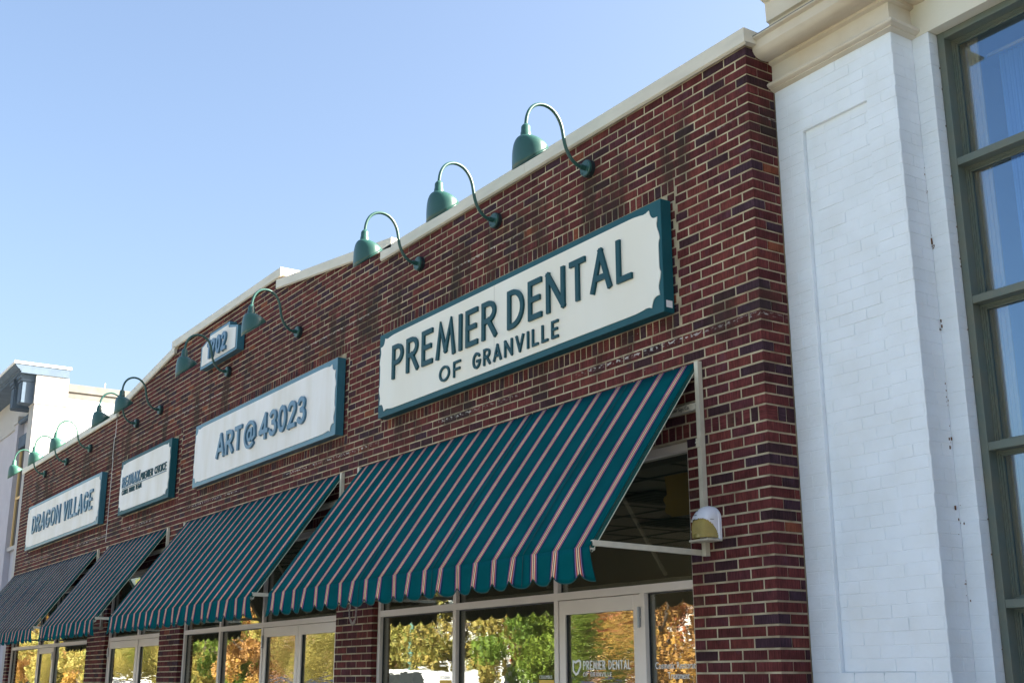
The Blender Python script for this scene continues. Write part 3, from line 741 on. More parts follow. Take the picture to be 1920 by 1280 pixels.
text('PREMIER', -4.69, -2.87, 4.372, 4.700, .044, yb+.001, .020, M_LET, s, gap=.17)
text('DENTAL', -2.70, -1.10, 4.372, 4.700, .044, yb+.001, .020, M_LET, s, gap=.17)
text('OF', -3.80, -3.44, 4.155, 4.297, .021, yb+.001, .016, M_LET, s, gap=.25)
text('GRANVILLE', -3.24, -2.00, 4.155, 4.297, .021, yb+.001, .016, M_LET, s, gap=.25)
mb = MB(); mb.box(-.7895, -.7885, -.085, -.03, 4.085, 4.135); obj('sticker', mb, M_VINYL, s)
mb = MB(); mb.box(-2.921, -2.918, yb-.0008, yb, 4.102, 4.817); obj('panel_joint', mb, mat('joint_shadow_gap', (.45, .43, .38), .8), s)
s, yb = sign_board(-10.235, -5.935, 4.055, 4.872, 'long cream sign reading ART @ 43023 in a teal frame', M_SIGNO, M_TEALO)
text('ART', -9.34, -8.50, 4.305, 4.608, .052, yb+.001, .026, M_LETF, s, gap=.10)
text('@', -8.40, -8.05, 4.262, 4.600, .040, yb+.001, .030, M_LETF, s)
text('43023', -7.94, -6.65, 4.303, 4.612, .052, yb+.001, .026, M_LETF, s, gap=.10)
s, yb = sign_board(-13.59, -11.21, 4.06, 4.888, 'nearly square weathered sign with a thin rule under its upper line of letters', M_SIGNO, M_TEAL)
text('RE/MAX', -13.42, -12.56, 4.462, 4.625, .024, yb+.001, .018, M_LETF, s, gap=.14)
text('PREMIER', -12.51, -11.94, 4.462, 4.570, .013, yb+.001, .012, M_LET, s, gap=.13)
text('CHOICE', -11.86, -11.34, 4.462, 4.570, .013, yb+.001, .012, M_LET, s, gap=.13)
text('CAROL', -13.42, -13.10, 4.352, 4.425, .010, yb+.001, .010, M_LET, s, gap=.13)
text('HARR', -13.05, -12.78, 4.352, 4.425, .010, yb+.001, .010, M_LET, s, gap=.13)
text('TEAM', -12.73, -12.45, 4.352, 4.425, .010, yb+.001, .010, M_LET, s, gap=.13)
mb = MB(); mb.box(-13.42, -11.34, yb-.012, yb, 4.436, 4.448); obj('rule_line', mb, M_LETF, s)
s, yb = sign_board(-19.83, -14.695, 4.06, 4.90, 'long white sign reading DRAGON VILLAGE at the far end of the wall', M_SIGNO, M_TEALO)
text('DRAGON', -19.29, -17.17, 4.335, 4.670, .050, yb+.001, .024, M_LETF, s, gap=.15)
text('VILLAGE', -16.93, -15.07, 4.335, 4.670, .052, yb+.001, .024, M_LETF, s, gap=.17)
# number plaque
t = thing('number_sign', 'small cream plaque with clipped top corners reading 1902 near the roof line', 'sign', (-9.57, 0, 5.64))
cx = -9.575; hw = .665
PQ = [(cx-hw, 5.64), (cx+hw, 5.64), (cx+hw, 5.955), (cx+.37, 6.025), (cx+.36, 6.075), (cx-.36, 6.075), (cx-.37, 6.025), (cx-hw, 5.955)]
b = MB(); b.prism(PQ, -.105, -.012); obj('sign_board', b, M_TEALO, t)
b = MB(); b.prism([(cx+(x-cx)*.915, 5.855+(z-5.855)*.83) for x, z in PQ], -.111, -.103); obj('sign_face', b, M_SIGNO, t)
text('1902', -9.93, -9.25, 5.715, 5.965, .05, -.110, .03, M_LETF, t, gap=.12)

# lettering on the glass
dd = d1[0]
text('PREMIER', -2.03, -1.77, 1.716, 1.778, .009, YG-.0125, .001, M_VINYL, dd, 'lettering', gap=.14, split=False)
text('DENTAL', -1.735, -1.49, 1.716, 1.778, .009, YG-.0125, .001, M_VINYL, dd, 'lettering', gap=.14, split=False)
text('OF GRANVILLE', -2.03, -1.70, 1.668, 1.698, .004, YG-.0125, .001, M_VINYL, dd, 'lettering', gap=.2, split=False)
# shield outline: a state-shaped mark with a notch
mb = MB(); SH = [(0, 1), (.35, .9), (.5, .98), (.78, 1.05), (.98, .98), (.98, .55), (.62, .05), (.35, -.05), (0, .25), (0, 1)]
ribbon(mb, SH, .016, YG-.0135, YG-.0125, .088, .088, -2.15, 1.688); obj('lettering', mb, M_VINYL, dd)
def font_text(s_, x, z, size, parent, m, y, name='lettering', sxx=1.0):
    c = bpy.data.curves.new('t', 'FONT'); c.body = s_; c.size = size; c.extrude = .0004; c.resolution_u = 3
    tmp = bpy.data.objects.new('t', c); COL.objects.link(tmp); bpy.context.view_layer.update()
    me = bpy.data.meshes.new_from_object(tmp.evaluated_get(bpy.context.evaluated_depsgraph_get()))
    mb = MB(); mb.v = [(x+v.co.x*sxx, y-v.co.z, z+v.co.y) for v in me.vertices]; mb.f = [tuple(p.vertices) for p in me.polygons]; mb.a = [0]*len(mb.v)
    bpy.data.objects.remove(tmp); return obj(name, mb, m, parent)
font_text('Cosmetic Restorative', -1.245, 1.716, .062, f1, M_VINYL, YG-.002, sxx=.84)
font_text('Treatment', -1.12, 1.652, .062, f1, M_VINYL, YG-.002, sxx=.80)
font_text('Kessler Sign Co.', -.865, 3.354, .036, A1, M_BLACK, -.0465, 'lettering', .93)
for x in (-4.09, -2.60):
    font_text('COLUMBUS', x, 1.655, .034, f1, M_VINYL, YG-.002, sxx=.95)
    mb = MB(); mb.box(x, x+.19, YG-.003, YG-.001, 1.60, 1.645); obj('sticker', mb, M_YEL, f1)
text('RE/MAX', -13.75, -13.42, 1.60, 1.655, .012, YG-.0125, .001, M_VINYL, d3[0], 'lettering', gap=.10, split=False)
text('PREMIER CHOICE', -13.38, -12.80, 1.60, 1.640, .006, YG-.0125, .001, M_VINYL, d3[0], 'lettering', gap=.10, split=False)
# mortar smear patch on the second pier
mb = MB()
rr = random.Random(3)
for k in range(46):
    a = k/46*2*math.pi; px = -5.60+.075*math.cos(a)+rr.uniform(-.008, .008); pz = 2.27+.10*math.sin(a)+rr.uniform(-.008, .008)
    r_ = rr.uniform(.008, .018); n_ = 7
    pts_ = [(px+r_*rr.uniform(.6, 1.2)*math.cos(2*math.pi*i/n_), pz+1.3*r_*rr.uniform(.6, 1.3)*math.sin(2*math.pi*i/n_)) for i in range(n_)]
    mb.prism(pts_, -.004-rr.random()*.002, .002)
obj('mortar_smear', mb, mat('grey_mortar_smear', (.33, .28, .24), .95, var=.3, vscale=30), store)

# ================================================================= GOOSENECK LAMPS
def lamp(x, label, m):
    t = thing('gooseneck_lamp', label, 'wall lamp', (x, 0, 5.455), 'gooseneck lamps over the signs')
    g = MB(); g.tube([(x, -.001, 5.455), (x, -.035, 5.455)], .070, 24); obj('gasket_ring', auto_ok(g), M_DGASK, t)
    g = MB(); g.tube([(x, -.035, 5.455), (x, -.047, 5.455), (x, -.052, 5.455)], [.066, .066, .060], 28)
    g.tube([(x, -.050, 5.455), (x, -.098, 5.457)], .021, 14)
    for k in range(4):
        a = R(45+90*k); g.tube([(x+.048*math.cos(a), -.052, 5.455+.048*math.sin(a)), (x+.048*math.cos(a), -.056, 5.455+.048*math.sin(a))], .006, 8)
    auto(obj('mounting_plate', g, m, t))
    ctl = [(-.095, 5.456), (-.125, 5.463), (-.158, 5.482), (-.190, 5.512), (-.217, 5.553), (-.237, 5.602), (-.249, 5.655), (-.258, 5.705), (-.270, 5.753), (-.292, 5.800), (-.325, 5.842), (-.368, 5.871),
           (-.418, 5.884), (-.468, 5.880), (-.514, 5.860), (-.552, 5.825), (-.578, 5.780), (-.593, 5.730), (-.600, 5.672)]
    g = MB(); g.tube([(x, y, z) for y, z in smooth_path(ctl, 3)], .0142, 12); obj('arm', g, m, t, smooth=True)
    g = MB(); g.tube([(x, -.6, z) for z in (5.682, 5.676, 5.662, 5.655, 5.612, 5.608, 5.566)], [.014, .022, .033, .036, .038, .041, .044], 24); auto(obj('socket_cover', g, m, t), 50)
    # angled shade
    tau = R(37); Cb = Vector((x, -.562, 5.405)); Rr = .157
    e1 = Vector((1, 0, 0)); e2 = Vector((0, -math.cos(tau), -math.sin(tau)))       # e2 points to the low front lip
    n_ = 40; rings = 12; vs_ = []
    for j in range(rings+1):
        q = j/rings
        for k in range(n_):
            th = 2*math.pi*k/n_; c_, s_ = math.cos(th), math.sin(th)
            top = Vector((x+.044*s_, -.6-.044*c_, 5.572)); bot = Cb+e1*Rr*s_+e2*Rr*c_
            fr_ = (c_+1)/2; fb = .30+.70*fr_**.8
            c1 = Vector((top.x+(bot.x-top.x)*.85, top.y+(bot.y-top.y)*(.55+.45*fr_), 5.572-.004-.050*(1-fr_)))
            c2 = Vector((top.x+(bot.x-top.x)*1.06, top.y+(bot.y-top.y)*(.86+.24*fr_), bot.z+(5.572-bot.z)*(.30+.45*fr_)))
            p = top*(1-q)**3+c1*3*q*(1-q)**2+c2*3*q*q*(1-q)+bot*q**3; vs_.append(p)
    fs = [(j*n_+k, (j+1)*n_+k, (j+1)*n_+(k+1) % n_, j*n_+(k+1) % n_) for j in range(rings) for k in range(n_)]
    g = MB(); g.add(vs_, fs); sh = obj('shade', g, m, t, smooth=True, solid=.003)
    g = MB(); g.tube([Cb+e1*Rr*math.sin(2*math.pi*k/n_)+e2*Rr*math.cos(2*math.pi*k/n_) for k in range(n_+1)], .004, 6, cap=False); obj('rim', g, m, sh, smooth=True)
    g = MB(); g.tube([(x, -.6, z) for z in (5.56, 5.53, 5.50, 5.46, 5.43)], [.02, .022, .035, .032, .012], 14); obj('bulb', g, M_WHITE, t, smooth=True)
    return t
def auto_ok(g): return g
def smooth_path(p, k):
    out = []
    for i in range(len(p)-1):
        p0 = p[max(i-1, 0)]; p1 = p[i]; p2 = p[i+1]; p3 = p[min(i+2, len(p)-1)]
        for j in range(k):
            t = j/k; out.append(tuple(.5*((2*p1[d])+(-p0[d]+p2[d])*t+(2*p0[d]-5*p1[d]+4*p2[d]-p3[d])*t*t+(-p0[d]+3*p1[d]-3*p2[d]+p3[d])*t**3) for d in (0, 1)))
    out.append(p[-1]); return out
LX = [(-1.72, 'green gooseneck lamp nearest the white pilaster, above the word DENTAL'), (-3.04, 'green gooseneck lamp above the middle of the dentist sign'),
      (-4.38, 'green gooseneck lamp above the left end of the dentist sign'), (-7.19, 'green gooseneck lamp to the right of the 1902 plaque'),
      (-9.39, 'green gooseneck lamp whose arm crosses in front of the 1902 plaque'), (-12.12, 'green gooseneck lamp fixed on the right above the square sign'),
      (-13.28, 'green gooseneck lamp fixed on the left above the square sign'), (-15.92, 'faded green gooseneck lamp above the right end of the DRAGON VILLAGE sign'),
      (-17.5, 'faded green gooseneck lamp above the middle of the DRAGON VILLAGE sign'), (-19.13, 'faded green gooseneck lamp farthest left, above the start of the DRAGON VILLAGE sign')]
L0 = lamp(LX[0][0], LX[0][1], M_GRN)
for i, (x, lb) in enumerate(LX[1:7]):
    c_ = copy_tree(L0, (x, 0, 5.455), lb); c_.rotation_euler = (0, R((-1.6, 1.1, 0, 1.8, -1.2, .8)[i])*.4, R((2.0, -1.4, 1.2, -2.2, 1.5, -1)[i]))
L7 = lamp(LX[7][0], LX[7][1], M_GRN2)
for i, (x, lb) in enumerate(LX[8:]):
    c_ = copy_tree(L7, (x, 0, 5.48), lb); c_.rotation_euler = (0, 0, R((1.8, -1.6)[i]))
L7.location.z = 5.48

# ================================================================= WALL LIGHT
t = thing('bulkhead_light', 'white hooded wall light with yellowed lens beside the nearest awning arm', 'wall light', (-.53, 0, 2.49))
def archp(wd, ht, n=16):
    r = wd/2; p = [(-r, 0), (r, 0)]
    for i in range(n+1):
        a = math.pi*i/n; p.append((r*math.cos(a), ht-r+r*math.sin(a)))
    return p
cx, z0 = -.525, 2.488
b = MB(); b.prism([(cx+x, z0+z) for x, z in archp(.178, .215)], -.028, -.002); o = obj('back_plate', b, M_WHITE, t)
md = o.modifiers.new('b', 'BEVEL'); md.width = .004; md.segments = 2
hd = MB(); ln = MB()
NS, NA = 34, 64
def surf(s_, a, grow=1.0):
    k = math.cos(s_*math.pi/2)**.62
    y = -.028-.112*grow*math.sin(s_*math.pi/2)
    r = .079*grow; ht = .195*grow
    # arch outline position a in 0..1 from left foot over the top to right foot
    if a < .25: x, z = -r, (ht-r)*a/.25
    elif a > .75: x, z = r, (ht-r)*(1-a)/.25
    else: th = math.pi*(1-(a-.25)/.5); x, z = r*math.cos(th), ht-r+r*math.sin(th)
    zb = .012; return (cx+x*(.25+.75*k) if s_ < 1 else cx, y, z0+zb+max(0, z)*(k))
for i in range(NS):
    for j in range(NA):
        s0, s1_ = i/NS, (i+1)/NS; a0, a1 = j/NA, (j+1)/NA
        hood = [surf(s0, a0, 1.04), surf(s1_, a0, 1.04), surf(s1_, a1, 1.04), surf(s0, a1, 1.04)]
        zc = sum(p[2] for p in hood)/4; yc = sum(p[1] for p in hood)/4
        u_ = min(1, max(0, (-yc-.035)/.09)); lim = z0+.03+.10*math.sqrt(u_)
        if zc > lim: hd.add(hood, [(0, 1, 2, 3)])
        ln.add([surf(s0, a0, .98), surf(s1_, a0, .98), surf(s1_, a1, .98), surf(s0, a1, .98)], [(0, 1, 2, 3)])
obj('hood', hd, M_WHITE, t, smooth=False, solid=.003); obj('lens', ln, M_AMB, t, smooth=True, solid=.002)
b = MB()
for zz, wv in ((.176, .05), (.148, .062), (.122, .03)): b.box(cx-wv, cx+.02, -.150+abs(.148-zz)*.5, -.148+abs(.148-zz)*.5, z0+zz, z0+zz+.003)
b.box(cx+.045, cx+.082, -.09, -.05, z0+.122, z0+.1245)
obj('vent_slot', b, M_BLACK, t)
b = MB(); b.box(cx-.086, cx+.086, -.125, -.003, z0-.008, z0+.004); o = obj('base_rail', b, M_CREAM, t)

# ================================================================= WHITE BUILDING (right)
wb = thing('white_brick_building', 'white painted brick building with buff stone capital and tall window, right of the shops', 'building', (.5, .25, 0))
HC = .0722
mb = MB()
Ym = .2524
mb.box(.0025, .22, Ym, .46, 0, 5.44); mb.box(.75, .9675, Ym, .60, 0, 5.44)
mb.box(.2201, .7499, Ym, .46, 5.072, 5.44); mb.box(.2201, .7499, Ym, .46, 0, 1.668)
mb.box(.2202, .7498, Ym+.028, .46, 1.6681, 5.0719)
mb.box(.9676, 1.0875, .4524, .60, 0, 5.44)
obj('wall', mb, M_WPAINT, wb)
wbk = []
JW = .0042
def wrun(x0, x1, y, z0, z1, ph, y1=None):
    n = 0; a = x0-ph
    while a < x1:
        l, r = max(a, x0), min(a+B, x1)
        if r-l > .03: wbk.append((l+(JW/2 if l > x0+1e-6 else JW/2), r-JW/2, y, y1 or y+.02, z0+JW/2, z1-JW/2, None, None, 'y', False))
        a += B
for k in range(75):
    z1 = 5.44-k*HC; z0_ = z1-HC
    if z0_ < .05: break
    ph = 0 if k % 2 else B/2
    if z0_ > 5.05 or z1 < 1.69: wrun(.0, .97, .25, z0_, z1, ph)
    else:
        wrun(.0, .222, .25, z0_, z1, ph); wrun(.748, .97, .25, z0_, z1, .10 if k % 2 else .0)
        wrun(.222, .748, .278, z0_, z1, .05 if k % 2 else .15)
    # side faces
    wbk.append((.93, .97, .254 if k % 2 else .254, .35 if k % 2 else .448, z0_+JW/2, z1-JW/2, None, None, 'x', False))
    if k % 2: wbk.append((.93, .97, .355, .448, z0_+JW/2, z1-JW/2, None, None, 'x', False))
    wbk.append((.973, 1.09, .45, .47, z0_+JW/2, z1-JW/2, None, None, 'y', False))
    wbk.append((1.06, 1.09, .454, .53, z0_+JW/2, z1-JW/2, None, None, 'x', False))
_b = bricks
build_bricks(wbk, wb, M_WPAINT, M_WPAINT, 300, ch=.0016, jit=.0007)
ck = MB(); r_ = random.Random(5)
for i in range(38):
    z = r_.choice([2.1, 2.5, 2.9, 3.2, 3.6, 4.1, 4.5])+r_.gauss(0, .05); yy = .448; xx = .9705
    if r_.random() < .5: cxy = (xx, yy-abs(r_.gauss(0, .012)), 0)
    else: cxy = (xx+abs(r_.gauss(0, .010)), yy, 0)
    q = .0015+.007*r_.random()**2.5; ck.box(cxy[0]-.001, cxy[0]+q*.8, cxy[1]-q*.8, cxy[1]+.001, z-q*1.4, z+q*1.6)
for i in range(16):
    z = r_.uniform(1.7, 5.3); q = r_.uniform(.0015, .004); ck.box(1.0885, 1.0885+.0045, .53-q*2, .531, z-q, z+q)
obj('rust_fleck', ck, mat('rust', (.16, .065, .02), .9, var=.5, vscale=60), wb, stuff=True)
# stone capital swept round the pilaster
prof = [(0, 5.436), (.012, 5.440), (.034, 5.446), (.034, 5.454), (.046, 5.456), (.062, 5.466), (.066, 5.476), (.060, 5.488), (.044, 5.496), (.020, 5.502), (.010, 5.510),
        (.008, 5.632), (.036, 5.640), (.036, 5.660), (.060, 5.654), (.105, 5.650), (.140, 5.657), (.165, 5.672), (.180, 5.695), (.183, 5.757), (.213, 5.765), (.213, 5.778), (.006, 5.925), (.006, 5.955),
        (.032, 5.962), (.032, 5.980), (.036, 6.100), (.060, 6.108), (.085, 6.118), (.085, 6.200), (.16, 6.26), (.16, 6.34), (.03, 6.42), (.03, 7.0), (0, 7.0)]
cp = MB(); vs_ = []
for d, z in prof: vs_ += [(0.0, .25-d, z), (.97+d, .25-d, z), (.97+d, .449, z), (0.0, .449, z)]
m_ = len(prof); fs = []
for i in range(m_-1):
    for k in range(2): fs.append((4*i+k, 4*i+k+1, 4*i+5+k, 4*i+4+k))
fs.append(tuple(4*i for i in range(m_))+(4*(m_-1)+3, 3))
cp.add(vs_, fs); cp.add([(0, .25, 7.0), (.97, .25, 7.0), (.97, .449, 7.0), (0, .449, 7.0), (0, .25, 5.4362), (.97, .25, 5.4362), (.97, .449, 5.4362), (0, .449, 5.4362)], [(0, 1, 2, 3), (7, 6, 5, 4)])
auto(obj('capital', cp, M_STONE, wb), 28)
fl = MB(); fl.add([(-.012, .035, 5.780), (1.18, .035, 5.780), (1.18, .244, 5.930), (-.012, .244, 5.930), (-.012, .035, 5.774), (1.18, .035, 5.774), (1.18, .244, 5.924), (-.012, .244, 5.924)], [(0, 1, 2, 3), (7, 6, 5, 4), (0, 4, 5, 1), (0, 3, 7, 4), (1, 5, 6, 2)])
obj('flashing', fl, M_LEAD, wb)
mb = MB(); mb.box(.9705, 6.0, .45, .75, 5.4405, 7.0); obj('lintel', mb, M_LINT, wb)
mb = MB(); mb.box(0.0, 6.0, .7505, 9, 6.2, 7.2); mb.box(0.0, .9699, .4501, .75, 5.4405, 7.2); mb.box(4.2, 6, .45, .75, 0, 5.44); mb.box(1.0875, 4.2, .45, .75, 0, 1.05)
mb.box(0, .2, .47, 9, 0, 6.199); mb.box(5.8, 6, .76, 9, 0, 6.199); mb.box(.2, 5.8, 8.8, 9, 0, 6.199)
obj('rear_wall', mb, M_LINT, wb)
# tall window
wf = MB(); X0, X1, Z0, Z1 = 1.0905, 4.19, 1.06, 5.44; yf = .53
rails = [4.584, 3.731, 2.884, 2.034]
wf.box(X0, X0+.048, yf, yf+.09, Z0, Z1); wf.box(X1-.05, X1, yf, yf+.09, Z0, Z1)
wf.box(X0+.0485, X1-.051, yf, yf+.09, Z1-.045, Z1-.001)
for z in rails: wf.box(X0+.0485, X1-.051, yf+.001, yf+.09, z-.023, z+.023)
for x in (2.1, 3.12): wf.box(x-.025, x+.025, yf+.002, yf+.09, Z0, Z1-.046)
wo_ = obj('window', wf, M_WFR, wb); md = wo_.modifiers.new('b', 'BEVEL'); md.width = .003; md.segments = 2
zz = [Z0]+rails[::-1]+[Z1-.022]; xx = [X0+.023, 2.1, 3.12, X1-.025]
sh_ = MB()
for za, zb in zip(zz[:-1], zz[1:]):
    for xa, xb in zip(xx[:-1], xx[1:]):
        for q, (w_, y_) in enumerate(((.008, .600), (.015, .610), (.024, .622))):
            a, b_, c, d = xa+.0255, xb-.0255, za+.0235, zb-.0235
            sh_.box(a, a+w_, y_, y_+.02, c, d); sh_.box(b_-w_, b_, y_, y_+.02, c, d); sh_.box(a+w_, b_-w_, y_+.0005, y_+.02, d-w_, d); sh_.box(a+w_, b_-w_, y_+.0005, y_+.02, c, c+w_)
        p = MB(); p.box(xa+.045, xb-.045, .632, .637, za+.043, zb-.043); obj('pane', p, M_GLASS3, wo_)
obj('sash', sh_, M_WFR, wo_)
jb = MB(); jb.box(X0+.05, X0+.075, .66, .699, Z0, Z1); jb.box(X0+.098, X0+.106, .694, .699, Z0, Z1); jb.box(X0+.128, X0+.134, .694, .699, Z0, Z1); jb.box(X0+.05, X0+.155, .70, .715, Z0, Z1); jb.box(X0+.0755, X0+.083, .68, .699, Z0, Z1)
for z in rails: jb.box(X0+.08, X1, .645, .67, z-.03, z+.03)
obj('inner_jamb', jb, M_JAMB, wo_)
cu = MB(); n_ = 150; vs_ = []
for z in (Z0, 5.33):
    for i in range(n_+1):
        x = X0+.16+i*(.62/n_); vs_.append((x, .90+.022*math.sin(i*.83)+.012*math.sin(i*2.1+1), z))
cu.add(vs_, [(i, i+1, n_+2+i, n_+1+i) for i in range(n_)]); obj('curtain', cu, M_CURT, wo_, smooth=True, solid=.002)
cr = MB(); cr.tube([(X0+.10, .88, 5.36), (4.1, .88, 5.36)], .012, 8); obj('curtain_rod', cr, M_JAMB, wo_)
mb = MB(); mb.box(1.0, 5.79, 2.9, 3.0, .0, 6.19); obj('inner_wall', mb, M_INT, wb)

# ================================================================= FAR LEFT BUILDING
lb = thing('stucco_building', 'pale lavender stucco building with blue grey cornice beyond the brick shops', 'building', (-22, .5, 0))
PX = -21.12
mb = MB(); mb.box(PX-.48, PX-.015, .055, .69, 0, 7.26); o = obj('corner_pillar', mb, M_STUCW, lb)
mb = MB(); mb.box(PX-.50, PX, .04, .712, 7.262, 7.882); obj('frieze', mb, M_STUCW, lb)
mb = MB(); mb.box(-27, PX-.481, .20, .60, 0, 5.30); mb.box(-27, -22.62, .20, .60, 5.30, 7.10); mb.box(-22.10, PX-.481, .20, .60, 5.30, 6.52)
mb.box(-22.62, PX-.481, .20, .60, 6.78, 7.10)
obj('wall', mb, M_STUC, lb)
mb = MB(); mb.box(-27, PX-.501, .17, .60, 7.101, 7.88); obj('upper_wall', mb, M_STUCW, lb)
mb = MB(); mb.box(-22.95, -22.66, .08, .199, 0, 7.1); obj('pilaster', mb, M_STUC, lb)
mb = MB(); mb.box(-23.02, -22.60, .05, .199, 7.101, 7.25); obj('pilaster_cap', mb, M_STUCW, lb)
mb = MB(); mb.box(-22.66, PX-.49, .12, .199, 6.52, 6.78); obj('window_head', mb, M_BGRY, lb)
wd = MB(); wd.box(-22.60, -22.55, .16, .25, 4.4, 6.51); wd.box(-21.66, -21.61, .16, .25, 4.4, 6.51); wd.box(-22.13, -22.09, .17, .25, 4.4, 6.51); wd.box(-22.55, -21.66, .165, .25, 5.4, 5.45)
wd2 = obj('window', wd, M_JAMB, lb)
p = MB(); p.box(-22.54, -21.67, .19, .196, 4.4, 6.5); obj('pane', p, M_DWIN, wd2)
mb = MB(); mb.box(-22.70, PX-.49, .12, .199, 4.30, 4.38); obj('window_sill', mb, M_STUCW, lb)
mb = MB(); mb.tube([(-22.55, .10, 7.10), (PX-.55, .10, 7.10)], .05, 14); obj('round_trim', mb, M_BGRY, lb)
# cornice with brackets
cpf = [(.12, 7.882), (-.28, 7.882), (-.28, 7.92), (-.31, 7.93), (-.31, 7.955), (-.34, 7.965), (-.40, 8.03), (-.41, 8.065), (.70, 8.065), (.70, 7.882)]
mb = MB(); n_ = len(cpf); mb.add([(-27, y, z) for y, z in cpf]+[(PX+.02, y, z) for y, z in cpf], [tuple(range(n_)), tuple(range(2*n_-1, n_-1, -1))]+[(i, i+n_, (i+1) % n_+n_, (i+1) % n_) for i in range(n_)])
obj('cornice', mb, M_BGRY, lb)
mb = MB(); mb.box(-27, PX+.035, -.435, .735, 8.066, 8.12); obj('cornice_cap', mb, M_WSID, lb)
for bx_ in (PX-.36, PX-1.05):
    mb = MB(); mb.box(bx_-.10, bx_+.24, -.20, .039 if bx_ > PX-.5 else .169, 7.28, 7.74); mb.box(bx_-.12, bx_+.26, -.235, .039 if bx_ > PX-.5 else .169, 7.741, 7.80); mb.box(bx_-.13, bx_+.27, -.26, .039 if bx_ > PX-.5 else .169, 7.801, 7.881)
    mb.box(bx_-.06, bx_+.20, -.222, -.201, 7.30, 7.72)
    obj('bracket', mb, M_BGRY, lb)
# painted brick wing behind with grey parapet
wm = MB(); wm.box(-27, PX-.045, .714, 9.0, 0, 7.47); obj('wing_wall', wm, M_WSID, lb)
wl2 = []
for k in range(60):
    z1 = 7.465-k*.085; z0_ = z1-.085
    if z0_ < 5.7: break
    y = .72-(.12 if k % 2 else 0)
    while y < 4.6:
        y0, y1 = max(y, .72), y+.24
        wl2.append((PX-.06, PX-.04, y0+.004, y1-.004, z0_+.004, z1-.004, None, None, 'x', False)); y += .24
build_bricks(wl2, lb, M_WPAINT, M_WPAINT, 300, ch=.003)
mb = MB(); mb.box(-27, PX-.03, .716, 9.0, 7.471, 7.60); obj('parapet_board', mb, M_DIRTY, lb)
mb = MB(); mb.box(-27, PX-.0, .718, 9.02, 7.601, 7.77); obj('parapet_cap', mb, M_DIRTY, lb)
mb = MB(); mb.tube([(PX-.2, 1.52, 7.77), (PX-.2, 1.52, 7.92)], .012, 8); obj('vent_rod', mb, M_WHITE, lb)

# ================================================================= ACROSS THE STREET (seen in the glass)
def tree_mesh(seed, h, rad, m_leaf, nl=14000, ls=.088):
    r = random.Random(seed)
    tr = MB(); tr.tube([(0, 0, 0), (.05, .02, h*.2), (-.03, .04, h*.38), (.02, 0, h*.7), (0, 0, h*.92)], [.17, .13, .11, .06, .015], 10)
    cl = []
    for i in range(9):
        a = r.uniform(0, 6.28); z0_ = h*r.uniform(.28, .6); e = Vector((math.cos(a)*rad*.75, math.sin(a)*rad*.75, z0_+h*.22))
        tr.tube([(0, 0, z0_), tuple(Vector((0, 0, z0_)).lerp(e, .5)+Vector((0, 0, -.1))), tuple(e)], [.06, .04, .012], 7)
    for i in range(26):
        a = r.uniform(0, 6.28); u = r.random()**.6; zz_ = r.uniform(-1, 1)
        rr_ = rad*math.sqrt(max(0, 1-abs(zz_)**2.2))*u; cl.append((Vector((rr_*math.cos(a), rr_*math.sin(a), h*.58+zz_*h*.40)), r.uniform(.5, .95)*rad*.38, r.random()))
    lf = MB(); vs_ = []; fs = []; at = []
    for i in range(nl):
        c, cr_, tn = r.choice(cl); d = Vector((r.gauss(0, 1), r.gauss(0, 1), r.gauss(0, .8))).normalized()*cr_*r.random()**.35
        p = c+d; a = Vector((r.gauss(0, 1), r.gauss(0, 1), r.gauss(0, 1))).normalized(); b = a.cross(Vector((r.gauss(0, 1), r.gauss(0, 1), r.gauss(0, 1)))).normalized()
        s_ = ls*r.uniform(.6, 1.3); n = len(vs_); vs_ += [tuple(p-a*s_), tuple(p+b*s_*.6), tuple(p+a*s_), tuple(p-b*s_*.6)]; fs.append((n, n+1, n+2, n+3)); at += [min(1, max(0, tn*.6+r.random()*.4))]*4
    lf.v = vs_; lf.f = fs; lf.a = at
    return tr, lf
LM = {'yellow': leaf_material('leaf_yellow', [(.34, .25, .06), (.24, .26, .06), (.42, .32, .08), (.13, .18, .04)]),
      'green': leaf_material('leaf_green', [(.06, .12, .015), (.12, .20, .02), (.20, .26, .03), (.08, .14, .02)]),
      'orange': leaf_material('leaf_orange', [(.38, .22, .07), (.33, .17, .06), (.45, .26, .05), (.22, .16, .03)]),
      'red': leaf_material('leaf_red', [(.32, .06, .03), (.40, .12, .04), (.25, .09, .04)])}
protos = {}
def tree(kind, x, y, s, label):
    key = kind
    if key not in protos:
        tr, lf = tree_mesh(hash_seed(kind), 7.2, 2.7, LM[kind])
        t = thing('street_tree', label, 'tree', (0, 0, 0), 'autumn trees across the street')
        obj('trunk', tr, M_BARK, t, smooth=True); obj('crown', lf, LM[kind], t, attr=True)
        protos[key] = t; t.location = (x, y, .1); t.scale = (s, s, s); t.rotation_euler[2] = x*1.7
        return t
    t = copy_tree(protos[key], (x, y, .1), label); t.scale = (s, s, s); t.rotation_euler = (0, 0, x*1.7); return t
def hash_seed(k): return {'yellow': 11, 'green': 22, 'orange': 33, 'red': 44}[k]
